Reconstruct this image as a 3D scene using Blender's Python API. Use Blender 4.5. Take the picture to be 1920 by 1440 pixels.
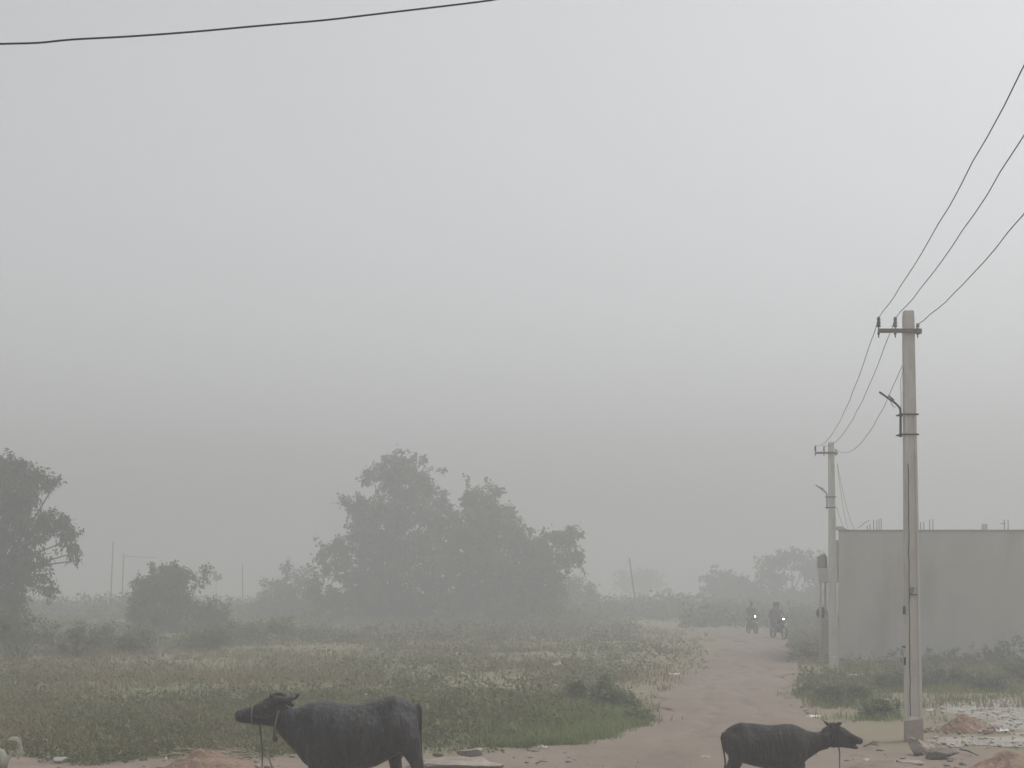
import bpy, bmesh, math, random
import numpy as np
from mathutils import Vector, Matrix, Quaternion

for o in list(bpy.data.objects):
    bpy.data.objects.remove(o)
SC = bpy.context.scene
COL = SC.collection
R = math.radians
rng = np.random.default_rng(7)
random.seed(7)

# ------------------------------------------------------------------ camera
F = 2900.0            # focal length in pixels of the 1920 px wide photograph
HZ = 1104.0           # row of the horizon
H = 2.4               # eye height (raised doorstep)
cam = bpy.data.cameras.new('camera')
cam.sensor_width = 36.0
cam.lens = 36.0 * F / 1920.0
cam.shift_y = (HZ - 720.0) / 1920.0
cam.clip_start = 0.05
cam.clip_end = 4000
camo = bpy.data.objects.new('camera', cam)
COL.objects.link(camo)
camo.location = (0, 0, H)
camo.rotation_euler = (R(90), 0, 0)
SC.camera = camo

# ------------------------------------------------------------------ sky, sun, exposure
SUN_EL, SUN_AZ = 60.0, 66.0      # azimuth to the right of the view direction (+Y)
w = bpy.data.worlds.new('World')
SC.world = w
w.use_nodes = True
nt = w.node_tree
nt.nodes.clear()
wo = nt.nodes.new('ShaderNodeOutputWorld')
bg = nt.nodes.new('ShaderNodeBackground')
sky = nt.nodes.new('ShaderNodeTexSky')
sky.sky_type = 'NISHITA'
sky.sun_disc = False
sky.sun_elevation = R(SUN_EL)
sky.sun_rotation = R(SUN_AZ)
sky.air_density = 1.0
sky.dust_density = 4.0
sky.ozone_density = 1.0
hs = nt.nodes.new('ShaderNodeHueSaturation')   # overcast: the cloud sheet takes the blue out
hs.inputs['Saturation'].default_value = 0.10
nt.links.new(sky.outputs[0], hs.inputs['Color'])
nt.links.new(hs.outputs[0], bg.inputs['Color'])
bg.inputs['Strength'].default_value = 0.127
nt.links.new(bg.outputs[0], wo.inputs['Surface'])

sl = bpy.data.lights.new('sun', 'SUN')
sl.energy = 1.4
sl.angle = R(25)
sl.color = (1.0, 0.98, 0.95)
so = bpy.data.objects.new('sun', sl)
COL.objects.link(so)
sd = Vector((math.sin(R(SUN_AZ)) * math.cos(R(SUN_EL)), math.cos(R(SUN_AZ)) * math.cos(R(SUN_EL)), math.sin(R(SUN_EL))))
so.rotation_euler = (-sd).to_track_quat('-Z', 'Y').to_euler()
so.location = (20, 20, 60)

vs = SC.view_settings
vs.view_transform = 'Standard'
vs.look = 'None'
vs.gamma = 1.0
vs.exposure = 0.35
vs.use_curve_mapping = False
SC.render.engine = 'CYCLES'
cy = SC.cycles
cy.use_denoising = True
cy.max_bounces = 6
cy.diffuse_bounces = 3
cy.glossy_bounces = 2
cy.transmission_bounces = 3
cy.volume_bounces = 2
cy.transparent_max_bounces = 6

HAZE_DENSITY = 0.0097
HAZE_COLOR = (0.645, 0.658, 0.668)

# ------------------------------------------------------------------ helpers
def D(py):                       # distance of the flat-ground point seen on row py
    return F * H / (py - HZ)
def XW(px, d):
    return (px - 960.0) / F * d
def ZW(py, d):
    return H - (py - HZ) / F * d
def PT(px, py, d):
    return Vector((XW(px, d), d, ZW(py, d)))

def tag(o, label=None, cat=None, group=None, kind=None):
    if label: o['label'] = label
    if cat: o['category'] = cat
    if group: o['group'] = group
    if kind: o['kind'] = kind
    return o
def empty(name, loc, rz=0.0):
    o = bpy.data.objects.new(name, None)
    o.empty_display_size = 0.1
    COL.objects.link(o)
    o.location = loc
    o.rotation_euler = (0, 0, rz)
    return o
def link(name, me, material, parent=None, smooth=False):
    o = bpy.data.objects.new(name, me)
    if material and not me.materials:
        me.materials.append(material)
    if smooth:
        me.polygons.foreach_set('use_smooth', [True] * len(me.polygons))
    COL.objects.link(o)
    if parent is not None:
        o.parent = parent
    return o

class MB:
    """collects simple solids; build() links them as one mesh"""
    def __init__(self):
        self.v, self.f = [], []
    def add(self, vs, fs):
        b = len(self.v)
        self.v += [tuple(p) for p in vs]
        self.f += [tuple(i + b for i in q) for q in fs]
        return self
    def box(self, x0, x1, y0, y1, z0, z1):
        vs = [(x0,y0,z0),(x1,y0,z0),(x1,y1,z0),(x0,y1,z0),(x0,y0,z1),(x1,y0,z1),(x1,y1,z1),(x0,y1,z1)]
        return self.add(vs, [(0,3,2,1),(4,5,6,7),(0,1,5,4),(1,2,6,5),(2,3,7,6),(3,0,4,7)])
    def prism(self, poly_bottom, poly_top):
        n = len(poly_bottom)
        vs = list(poly_bottom) + list(poly_top)
        fs = [tuple(reversed(range(n))), tuple(range(n, 2 * n))]
        fs += [(i, (i + 1) % n, n + (i + 1) % n, n + i) for i in range(n)]
        return self.add(vs, fs)
    def tube(self, pts, rad, n=8):
        pts = [Vector(p) for p in pts]
        if not hasattr(rad, '__len__'):
            rad = [rad] * len(pts)
        rings, up = [], None
        for i, p in enumerate(pts):
            t = (pts[min(i + 1, len(pts) - 1)] - pts[max(i - 1, 0)])
            if t.length < 1e-9: t = Vector((0, 0, 1))
            t.normalize()
            if up is None:
                up = Vector((0, 0, 1)) if abs(t.z) < 0.9 else Vector((1, 0, 0))
            a = t.cross(up)
            if a.length < 1e-6: a = t.cross(Vector((0, 1, 0)))
            a.normalize()
            b = a.cross(t).normalized()
            up = b
            rings.append([p + (a * math.cos(2 * math.pi * k / n) + b * math.sin(2 * math.pi * k / n)) * rad[i] for k in range(n)])
        vs = [q for r in rings for q in r]
        fs = []
        for i in range(len(rings) - 1):
            for k in range(n):
                fs.append((i * n + k, i * n + (k + 1) % n, (i + 1) * n + (k + 1) % n, (i + 1) * n + k))
        fs.append(tuple(reversed(range(n))))
        fs.append(tuple(range((len(rings) - 1) * n, len(rings) * n)))
        return self.add(vs, fs)
    def lathe(self, c, prof, n=14, axis='z'):
        c = Vector(c)
        vs, fs = [], []
        for (r, h) in prof:
            for k in range(n):
                a = 2 * math.pi * k / n
                q = (r * math.cos(a), r * math.sin(a), h)
                if axis == 'x': q = (q[2], q[0], q[1])
                elif axis == 'y': q = (q[1], q[2], q[0])
                vs.append(c + Vector(q))
        m = len(prof)
        for i in range(m - 1):
            for k in range(n):
                fs.append((i * n + k, i * n + (k + 1) % n, (i + 1) * n + (k + 1) % n, (i + 1) * n + k))
        fs.append(tuple(reversed(range(n))))
        fs.append(tuple(range((m - 1) * n, m * n)))
        return self.add(vs, fs)
    def ball(self, c, r, n=12, m=7):
        c = Vector(c)
        if not hasattr(r, '__len__'): r = (r, r, r)
        vs, fs = [], []
        for i in range(m + 1):
            ph = math.pi * i / m
            s = max(math.sin(ph), 0.02)
            for k in range(n):
                a = 2 * math.pi * k / n
                vs.append(c + Vector((r[0] * s * math.cos(a), r[1] * s * math.sin(a), -r[2] * math.cos(ph))))
        for i in range(m):
            for k in range(n):
                fs.append((i * n + k, i * n + (k + 1) % n, (i + 1) * n + (k + 1) % n, (i + 1) * n + k))
        fs.append(tuple(reversed(range(n))))
        fs.append(tuple(range(m * n, (m + 1) * n)))
        return self.add(vs, fs)
    def loft(self, rings):
        n = len(rings[0])
        vs = [q for r in rings for q in r]
        fs = []
        for i in range(len(rings) - 1):
            for k in range(n):
                fs.append((i * n + k, i * n + (k + 1) % n, (i + 1) * n + (k + 1) % n, (i + 1) * n + k))
        fs.append(tuple(reversed(range(n))))
        fs.append(tuple(range((len(rings) - 1) * n, len(rings) * n)))
        return self.add(vs, fs)
    def mesh(self, name):
        me = bpy.data.meshes.new(name)
        me.from_pydata(self.v, [], self.f)
        bm = bmesh.new()
        bm.from_mesh(me)
        bmesh.ops.recalc_face_normals(bm, faces=bm.faces)
        bm.to_mesh(me)
        bm.free()
        return me
    def build(self, name, material, parent=None, smooth=False, bevel=0.0):
        me = self.mesh(name)
        if bevel > 0:
            bm = bmesh.new()
            bm.from_mesh(me)
            bmesh.ops.bevel(bm, geom=bm.edges[:], offset=bevel, segments=2, affect='EDGES', profile=0.6)
            bm.to_mesh(me)
            bm.free()
        return link(name, me, material, parent, smooth)

def np_mesh(name, verts, faces, tone=None):
    """fast mesh from arrays; faces (n,k); tone per vertex -> float attribute"""
    me = bpy.data.meshes.new(name)
    nv, (nf, k) = len(verts), faces.shape
    me.vertices.add(nv)
    me.vertices.foreach_set('co', np.asarray(verts, dtype=np.float32).ravel())
    me.loops.add(nf * k)
    me.loops.foreach_set('vertex_index', faces.astype(np.int32).ravel())
    me.polygons.add(nf)
    me.polygons.foreach_set('loop_start', np.arange(0, nf * k, k, dtype=np.int32))
    if tone is not None:
        at = me.attributes.new('tone', 'FLOAT', 'POINT')
        at.data.foreach_set('value', np.asarray(tone, dtype=np.float32))
    me.update(calc_edges=True)
    me.validate()
    return me

def remeshed(name, mb, voxel, smooth_it=6, fac=0.5):
    """closed overlapping solids -> one continuous smooth skin"""
    me = mb.mesh(name + '_raw')
    o = bpy.data.objects.new('raw', me)
    COL.objects.link(o)
    m = o.modifiers.new('r', 'REMESH'); m.mode = 'VOXEL'; m.voxel_size = voxel
    s = o.modifiers.new('s', 'SMOOTH'); s.factor = fac; s.iterations = smooth_it
    dg = bpy.context.evaluated_depsgraph_get()
    out = bpy.data.meshes.new_from_object(o.evaluated_get(dg))
    out.name = name
    bpy.data.objects.remove(o)
    out.polygons.foreach_set('use_smooth', [True] * len(out.polygons))
    out.materials.clear()
    return out

# cheap value noise for placement
_perm = rng.random((64, 64))
def vnoise(x, y, s):
    x = np.asarray(x) / s + 100.3; y = np.asarray(y) / s + 100.7
    xi = np.floor(x).astype(int); yi = np.floor(y).astype(int)
    fx = x - xi; fy = y - yi
    fx = fx * fx * (3 - 2 * fx); fy = fy * fy * (3 - 2 * fy)
    g = lambda a, b: _perm[a % 64, b % 64]
    return (g(xi, yi) * (1 - fx) + g(xi + 1, yi) * fx) * (1 - fy) + (g(xi, yi + 1) * (1 - fx) + g(xi + 1, yi + 1) * fx) * fy
def fbm(x, y, s):
    return 0.55 * vnoise(x, y, s) + 0.28 * vnoise(x, y, s / 2.1) + 0.17 * vnoise(x, y, s / 4.3)

# ------------------------------------------------------------------ materials
def mat(name, cols, scale=3.0, detail=6.0, rough=0.85, bump=0.0, bscale=None, stretch=(1, 1, 1), coords='Object',
        spec=0.25, metallic=0.0, ramp=None, second=None, rot=(0, 0, 0)):
    """noise-driven colour ramp material.  cols: list of rgb"""
    m = bpy.data.materials.new(name)
    m.use_nodes = True
    n = m.node_tree; N = n.nodes; L = n.links
    b = N['Principled BSDF']
    b.inputs['Roughness'].default_value = rough
    b.inputs['Specular IOR Level'].default_value = spec
    b.inputs['Metallic'].default_value = metallic
    tc = N.new('ShaderNodeTexCoord'); mp = N.new('ShaderNodeMapping')
    mp.inputs['Scale'].default_value = stretch
    mp.inputs['Rotation'].default_value = rot
    L.new(tc.outputs[coords], mp.inputs['Vector'])
    no = N.new('ShaderNodeTexNoise')
    no.inputs['Scale'].default_value = scale
    no.inputs['Detail'].default_value = detail
    no.inputs['Roughness'].default_value = 0.62
    L.new(mp.outputs[0], no.inputs['Vector'])
    cr = N.new('ShaderNodeValToRGB')
    el = cr.color_ramp.elements
    ps = ramp or [0.3 + 0.4 * i / max(len(cols) - 1, 1) for i in range(len(cols))]
    el[0].position = ps[0]; el[0].color = (*cols[0], 1)
    el[1].position = ps[-1]; el[1].color = (*cols[-1], 1)
    for p, c in zip(ps[1:-1], cols[1:-1]):
        e = el.new(p); e.color = (*c, 1)
    L.new(no.outputs['Fac'], cr.inputs['Fac'])
    outc = cr.outputs['Color']
    if second:      # (colour, scale, lo, hi, stretch): blotches of a second colour
        c2, s2, lo, hi, st2 = second
        mp2 = N.new('ShaderNodeMapping'); mp2.inputs['Scale'].default_value = st2; mp2.inputs['Rotation'].default_value = rot
        L.new(tc.outputs[coords], mp2.inputs['Vector'])
        n2 = N.new('ShaderNodeTexNoise'); n2.inputs['Scale'].default_value = s2; n2.inputs['Detail'].default_value = 5
        L.new(mp2.outputs[0], n2.inputs['Vector'])
        mr = N.new('ShaderNodeMapRange'); mr.inputs['From Min'].default_value = lo; mr.inputs['From Max'].default_value = hi
        L.new(n2.outputs['Fac'], mr.inputs['Value'])
        mx = N.new('ShaderNodeMix'); mx.data_type = 'RGBA'
        L.new(mr.outputs[0], mx.inputs['Factor'])
        L.new(outc, mx.inputs['A']); mx.inputs['B'].default_value = (*c2, 1)
        outc = mx.outputs['Result']
    L.new(outc, b.inputs['Base Color'])
    if bump > 0:
        nb = N.new('ShaderNodeTexNoise'); nb.inputs['Scale'].default_value = bscale or scale * 4; nb.inputs['Detail'].default_value = 7
        L.new(mp.outputs[0], nb.inputs['Vector'])
        bu = N.new('ShaderNodeBump'); bu.inputs['Strength'].default_value = bump; bu.inputs['Distance'].default_value = 0.05
        L.new(nb.outputs['Fac'], bu.inputs['Height'])
        L.new(bu.outputs[0], b.inputs['Normal'])
    return m

def leafmat(name, cols, rough=0.6, trans=0.25):
    """colour ramp over the per-leaf 'tone' attribute, a little light through the blade"""
    m = bpy.data.materials.new(name)
    m.use_nodes = True
    n = m.node_tree; N = n.nodes; L = n.links
    b = N['Principled BSDF']; out = N['Material Output']
    b.inputs['Roughness'].default_value = rough
    b.inputs['Specular IOR Level'].default_value = 0.25
    a = N.new('ShaderNodeAttribute'); a.attribute_name = 'tone'
    cr = N.new('ShaderNodeValToRGB')
    el = cr.color_ramp.elements
    el[0].position = 0.0; el[0].color = (*cols[0], 1)
    el[1].position = 1.0; el[1].color = (*cols[-1], 1)
    for i, c in enumerate(cols[1:-1]):
        e = el.new((i + 1) / (len(cols) - 1)); e.color = (*c, 1)
    L.new(a.outputs['Fac'], cr.inputs['Fac'])
    L.new(cr.outputs[0], b.inputs['Base Color'])
    t = N.new('ShaderNodeBsdfTranslucent'); L.new(cr.outputs[0], t.inputs['Color'])
    mx = N.new('ShaderNodeMixShader'); mx.inputs[0].default_value = trans
    L.new(b.outputs[0], mx.inputs[1]); L.new(t.outputs[0], mx.inputs[2])
    L.new(mx.outputs[0], out.inputs['Surface'])
    return m

def glow(name, col, strength):
    m = bpy.data.materials.new(name); m.use_nodes = True
    b = m.node_tree.nodes['Principled BSDF']
    b.inputs['Base Color'].default_value = (*col, 1)
    b.inputs['Emission Color'].default_value = (*col, 1)
    b.inputs['Emission Strength'].default_value = strength
    return m

M = {}
M['field'] = mat('field_soil', [(0.145,0.134,0.072),(0.17,0.15,0.087),(0.192,0.162,0.102),(0.155,0.146,0.08)], 0.45, 9, 0.95, 0.4, 5,
                 second=((0.14,0.15,0.085), 0.16, 0.5, 0.68, (1,1,1)))
def trodden(m):
    """bare dusty soil where the 'bare' attribute says wheels and hooves pass"""
    N = m.node_tree.nodes; L = m.node_tree.links
    b = N['Principled BSDF']; src = b.inputs['Base Color'].links[0].from_socket
    a = N.new('ShaderNodeAttribute'); a.attribute_name = 'tone'
    no = N.new('ShaderNodeTexNoise'); no.inputs['Scale'].default_value = 1.3; no.inputs['Detail'].default_value = 8
    tc = N.new('ShaderNodeTexCoord'); L.new(tc.outputs['Object'], no.inputs['Vector'])
    ad = N.new('ShaderNodeMath'); ad.operation = 'ADD'; L.new(a.outputs['Fac'], ad.inputs[0]); L.new(no.outputs['Fac'], ad.inputs[1])
    mr = N.new('ShaderNodeMapRange'); mr.inputs['From Min'].default_value = 0.75; mr.inputs['From Max'].default_value = 1.25
    L.new(ad.outputs[0], mr.inputs['Value'])
    mx = N.new('ShaderNodeMix'); mx.data_type = 'RGBA'
    L.new(mr.outputs[0], mx.inputs['Factor']); L.new(src, mx.inputs['A']); mx.inputs['B'].default_value = (0.18, 0.15, 0.106, 1)
    L.new(mx.outputs['Result'], b.inputs['Base Color'])
trodden(M['field'])
M['road'] = mat('road_dust', [(0.155,0.123,0.097),(0.183,0.145,0.116),(0.205,0.165,0.134)], 0.8, 9, 0.95, 0.35, 6, (1,0.45,1),
                second=((0.138,0.114,0.086), 2.4, 0.55, 0.72, (1,0.35,1)))
M['lane'] = mat('lane_dust', [(0.155,0.123,0.096),(0.188,0.15,0.119),(0.215,0.173,0.14)], 1.1, 9, 0.95, 0.4, 7, (0.6,1,1))
M['gravel_bed'] = mat('gravel_bed', [(0.20,0.175,0.145),(0.27,0.25,0.22),(0.33,0.31,0.28)], 2.2, 9, 0.95, 0.5, 8, (0.6,1,1))
M['redsoil'] = mat('red_soil', [(0.17,0.115,0.082),(0.225,0.15,0.107),(0.27,0.188,0.14)], 5, 8, 0.95, 0.9, 14)
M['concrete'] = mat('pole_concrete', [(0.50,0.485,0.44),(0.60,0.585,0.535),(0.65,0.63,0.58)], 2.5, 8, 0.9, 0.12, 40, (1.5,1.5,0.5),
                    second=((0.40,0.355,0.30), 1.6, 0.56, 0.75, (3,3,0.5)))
M['footing'] = mat('footing_dirt', [(0.30,0.258,0.212),(0.38,0.335,0.28)], 8, 7, 0.95, 0.3, 30)
M['steel'] = mat('dark_steel', [(0.03,0.03,0.032),(0.06,0.055,0.055)], 14, 4, 0.55, 0.0, metallic=0.3)
M['rust'] = mat('rusty_steel', [(0.14,0.105,0.092),(0.20,0.158,0.14),(0.175,0.15,0.135)], 14, 5, 0.8, 0.1, 60)
M['porcelain'] = mat('porcelain', [(0.06,0.05,0.05),(0.11,0.09,0.085)], 10, 3, 0.3, spec=0.5)
M['porcelain_pale'] = mat('porcelain_pale', [(0.17,0.165,0.16),(0.24,0.235,0.23)], 10, 3, 0.35, spec=0.5)
M['wire'] = mat('wire_black', [(0.02,0.02,0.02),(0.04,0.038,0.036)], 6, 3, 0.6)
M['copperwire'] = mat('cable_brown', [(0.03,0.022,0.018),(0.07,0.045,0.03)], 1.2, 4, 0.6)
M['plaster'] = mat('wall_plaster', [(0.41,0.405,0.37),(0.455,0.45,0.41),(0.48,0.475,0.435)], 0.7, 8, 0.95, 0.08, 30,
                   second=((0.35,0.345,0.30), 0.5, 0.5, 0.72, (2.2,2.2,0.45)))
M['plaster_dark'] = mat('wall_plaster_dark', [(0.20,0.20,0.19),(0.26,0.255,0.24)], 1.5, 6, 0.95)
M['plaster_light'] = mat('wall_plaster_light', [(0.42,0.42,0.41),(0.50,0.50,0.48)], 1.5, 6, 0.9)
M['far_wall'] = mat('far_wall', [(0.13,0.13,0.12),(0.19,0.185,0.17)], 1.2, 6, 0.95)
M['bark'] = mat('bark', [(0.05,0.04,0.03),(0.11,0.09,0.07)], 6, 7, 0.95, 0.5, 20, (2,2,0.5))
M['stone'] = mat('stone_grey', [(0.19,0.165,0.14),(0.27,0.235,0.20),(0.33,0.29,0.25)], 4, 8, 0.95, 0.6, 22)
M['stone_pale'] = mat('stone_pale', [(0.33,0.305,0.265),(0.45,0.42,0.375)], 5, 8, 0.9, 0.4, 24)
M['stone_dark'] = mat('stone_dark', [(0.10,0.085,0.07),(0.17,0.145,0.12)], 5, 8, 0.95, 0.5, 22)
M['litter'] = mat('litter_white', [(0.62,0.61,0.59),(0.76,0.75,0.73)], 9, 4, 0.6)
M['stick'] = mat('dry_stick', [(0.30,0.25,0.19),(0.45,0.39,0.31)], 14, 5, 0.9)
M['stick_dark'] = mat('dark_stick', [(0.06,0.05,0.04),(0.12,0.10,0.08)], 14, 5, 0.9)
M['tree'] = leafmat('tree_leaf', [(0.034,0.044,0.02),(0.058,0.071,0.03),(0.10,0.112,0.05)])
M['tree_mid'] = leafmat('tree_leaf_mid', [(0.055,0.064,0.026),(0.09,0.098,0.040),(0.15,0.15,0.068)])
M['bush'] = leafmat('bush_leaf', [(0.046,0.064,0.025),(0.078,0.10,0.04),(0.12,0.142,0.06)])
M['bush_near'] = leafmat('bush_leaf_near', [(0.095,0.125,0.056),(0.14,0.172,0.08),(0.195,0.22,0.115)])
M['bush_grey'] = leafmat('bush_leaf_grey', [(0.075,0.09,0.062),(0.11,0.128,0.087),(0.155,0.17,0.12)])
M['weed'] = leafmat('weed_leaf', [(0.115,0.132,0.055),(0.138,0.15,0.063),(0.16,0.158,0.075),(0.178,0.158,0.09)])
M['dry'] = leafmat('dry_grass_blade', [(0.145,0.152,0.066),(0.172,0.162,0.08),(0.20,0.174,0.097),(0.222,0.183,0.112)], 0.8, 0.3)
M['green'] = leafmat('green_grass_blade', [(0.12,0.168,0.05),(0.165,0.208,0.066),(0.215,0.24,0.09)], 0.7, 0.3)
M['pale_leaf'] = leafmat('pale_leaf', [(0.52,0.54,0.43),(0.68,0.69,0.60)], 0.5, 0.35)
M['hide'] = mat('buffalo_hide', [(0.008,0.0076,0.0085),(0.014,0.0132,0.0145),(0.027,0.0255,0.0265)], 3.0, 9, 0.5, 0.9, 22, (1.8,1.0,0.4), spec=0.3, rot=(0,-.5,0),
                second=((0.055,0.051,0.051), 5.0, 0.5, 0.85, (3.0,1.0,0.55)))
M['hide_calf'] = mat('calf_hide', [(0.011,0.0095,0.0085),(0.019,0.0165,0.015),(0.034,0.03,0.027)], 4.0, 9, 0.65, 0.7, 30, (1.8,1.0,0.4), spec=0.2, rot=(0,-.5,0),
                     second=((0.055,0.046,0.04), 6.0, 0.5, 0.85, (3.0,1.0,0.55)))
M['muzzle'] = mat('muzzle', [(0.018,0.016,0.015),(0.05,0.045,0.04)], 20, 4, 0.4, spec=0.4)
M['hair'] = mat('dark_hair', [(0.018,0.016,0.013),(0.045,0.04,0.032)], 30, 5, 0.8)
M['horn'] = mat('horn', [(0.02,0.018,0.016),(0.045,0.04,0.035)], 12, 4, 0.5)
M['hoof'] = mat('hoof', [(0.02,0.018,0.016),(0.05,0.045,0.04)], 12, 4, 0.6)
M['eye'] = mat('eye_dark', [(0.006,0.005,0.005),(0.01,0.009,0.008)], 5, 2, 0.12, spec=0.6)
M['rope'] = mat('rope', [(0.10,0.09,0.075),(0.19,0.17,0.15)], 40, 3, 0.9)
M['rope_dark'] = mat('rope_dark', [(0.03,0.027,0.024),(0.08,0.07,0.06)], 40, 3, 0.9)
M['rubber'] = mat('rubber', [(0.015,0.015,0.015),(0.03,0.03,0.03)], 10, 3, 0.85)
M['bikepaint'] = mat('bike_paint', [(0.02,0.02,0.025),(0.03,0.03,0.035)], 5, 2, 0.35, spec=0.5)
M['chrome'] = mat('bike_metal', [(0.10,0.10,0.10),(0.15,0.15,0.15)], 5, 2, 0.35, metallic=0.8)
M['seat'] = mat('bike_seat', [(0.02,0.02,0.02),(0.03,0.03,0.03)], 9, 2, 0.7)
M['cloth_a'] = mat('dark_clothes', [(0.09,0.09,0.095),(0.13,0.13,0.135)], 6, 4, 0.9)
M['cloth_b'] = mat('brown_clothes', [(0.10,0.09,0.085),(0.15,0.13,0.12)], 6, 4, 0.9)
M['lamp'] = glow('headlamp_light', (1.0, 0.98, 0.92), 8.0)
M['pot'] = mat('pot_dark', [(0.06,0.055,0.05),(0.10,0.09,0.085)], 6, 3, 0.7)

# ------------------------------------------------------------------ ground
# left edge / right edge of the dirt road as seen (row -> columns), turned into world metres
_rows = [(1480,840,1960),(1440,905,1780),(1410,985,1650),(1385,1110,1590),(1360,1200,1545),(1330,1226,1508),(1300,1246,1492),
         (1275,1284,1484),(1250,1326,1478),(1230,1358,1476),(1215,1380,1476),(1204,1390,1476)]
ROAD = [(D(y), XW(a, D(y)), XW(b, D(y))) for y, a, b in _rows]
# beyond, it bends to the left
for d, px0, px1 in ((74, 1372, 1474), (78, 1346, 1462), (83, 1318, 1436), (88, 1290, 1380), (92, 1270, 1330)):
    ROAD.append((d, XW(px0, d), XW(px1, d)))
_rd = np.array(ROAD)
def road_edges(y):
    return np.interp(y, _rd[:, 0], _rd[:, 1]), np.interp(y, _rd[:, 0], _rd[:, 2])
def off_road(x, y):
    a, b = road_edges(y)
    return np.maximum(a - x, x - b)          # >0 outside
def sstep(a, b, t):
    t = np.clip((t - a) / (b - a), 0, 1)
    return t * t * (3 - 2 * t)
LANE_FAR = 21.3
_lx = np.linspace(-40, 40, 420)
lane_far = LANE_FAR + .35 + (fbm(_lx, _lx * 0 + 4, 2.4) - 0.5) * 5.0 + (fbm(_lx, _lx * 0 + 8, 0.6) - 0.5) * 0.9
def lane_edge(x):
    return np.interp(x, _lx, lane_far)
def gz(x, y):
    """ground height: flat under road and lane, lumpy in the left field"""
    x = np.asarray(x, dtype=float); y = np.asarray(y, dtype=float)
    m = sstep(0.15, 2.5, off_road(x, y)) * sstep(LANE_FAR + 1.8, LANE_FAR + 4.5, y) * (1 - sstep(150, 260, y))
    m = m * np.where(x > 5.5, 0.25, 1.0)
    return m * ((fbm(x, y, 7.0) - 0.35) * 0.42 + (fbm(x + 31, y, 1.7) - 0.5) * 0.10)

def grid_mesh(name, xs, ys, zf):
    X, Y = np.meshgrid(xs, ys)
    Z = zf(X, Y)
    v = np.stack([X.ravel(), Y.ravel(), Z.ravel()], 1)
    nx, ny = len(xs), len(ys)
    i = np.arange((ny - 1) * (nx - 1)); r = i // (nx - 1); c = i % (nx - 1)
    a = r * nx + c
    o_ = off_road(X, Y)
    bare = np.clip(1 - o_ / (1.0 + 0.022 * Y), 0, 1) * 0.8 * (1 - sstep(80, 92, Y))
    bare = np.maximum(bare, (1 - sstep(LANE_FAR - .5, LANE_FAR + 2.6, Y)) * 0.75)
    bare = np.maximum(bare, ((X > 5.2) & (Y < 33)) * 0.55)
    return np_mesh(name, v, np.stack([a, a + 1, a + nx + 1, a + nx], 1), bare.ravel())
xs = np.concatenate([np.linspace(-420, -60, 20), np.linspace(-58, 40, 260), np.linspace(44, 420, 20)])
ys = np.concatenate([np.linspace(-40, 18, 14), np.linspace(19, 110, 300), np.geomspace(114, 900, 40)])
g = link('ground', grid_mesh('ground', xs, ys, gz), M['field'], smooth=True)
tag(g, kind='structure')

def strip(name, left, right, ys, z, amp, m, wob=0.0, ruts=0.0):
    """a sheet between two ragged edges"""
    nc = 48
    v = []
    for y in ys:
        a, b = left(y), right(y)
        t = np.linspace(0, 1, nc)
        x = a + (b - a) * t
        te = min(max((y - ys[0]) / (ys[-1] - ys[0]), 0), 1)
        ed_ = np.sin(np.pi * t) ** 0.5 * min(1, 12 * te, 12 * (1 - te))
        rut = np.exp(-((t - .36 - .03 * math.sin(y * .3)) / .045) ** 2) + np.exp(-((t - .66 - .03 * math.sin(y * .3 + .4)) / .045) ** 2)
        zz = z + (amp * fbm(x, np.full(nc, y), 1.3) + ruts * 1.2 - ruts * rut * (.5 + fbm(x * 0 + 2, np.full(nc, y), 1.5))) * ed_
        yy = y + wob * ((fbm(x, x * 0 + 3, 1.4) - .5) * 2 + (fbm(x, x * 0 + 7, .4) - .5)) * (1 - te)
        v.append(np.stack([x, yy, zz], 1))
    v = np.concatenate(v)
    ny = len(ys)
    i = np.arange((ny - 1) * (nc - 1)); r = i // (nc - 1); c = i % (nc - 1)
    a = r * nc + c
    o = link(name, np_mesh(name, v, np.stack([a, a + 1, a + nc + 1, a + nc], 1)), m, smooth=True)
    return tag(o, kind='structure')
rag = lambda y, k: float((fbm(y * 1.0 + k, k, 2.6) - 0.5) * (0.8 + 0.02 * y) + (fbm(y + k, k + 9, 0.7) - 0.5) * 0.5)
strip('dirt_road', lambda y: float(road_edges(y)[0]) + rag(y, 3.0), lambda y: float(road_edges(y)[1]) + rag(y, 17.0),
      np.concatenate([np.linspace(20.2, 48, 150), np.linspace(48.4, 91.5, 80)]), 0.014, 0.065, M['road'], ruts=.045)
# the lane that crosses in front, under the animals
lv = []
for t in np.linspace(0, 1, 60):
    y = 1.5 + (lane_far - 1.5) * t
    lv.append(np.stack([_lx, y, 0.008 + 0.025 * fbm(_lx, y, 1.1) * np.sin(np.pi * min(t, 0.999)) ** 0.5], 1))
lv = np.concatenate(lv); nx = len(_lx)
i = np.arange(59 * (nx - 1)); a = (i // (nx - 1)) * nx + i % (nx - 1)
tag(link('dirt_lane', np_mesh('dirt_lane', lv, np.stack([a, a + 1, a + nx + 1, a + nx], 1)), M['lane'], smooth=True), kind='structure')
# pale gravelly ground right of the pole
gy = np.linspace(D(1402), D(1310), 70)
strip('gravel_ground', lambda y: XW(1735, y) + rag(y, 41.0) * 1.2 + 0.9 * abs(y - 27.5) / 6, lambda y: XW(2150, y) + rag(y, 57.0), gy, 0.012, 0.05, M['gravel_bed'], 1.1)

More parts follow.
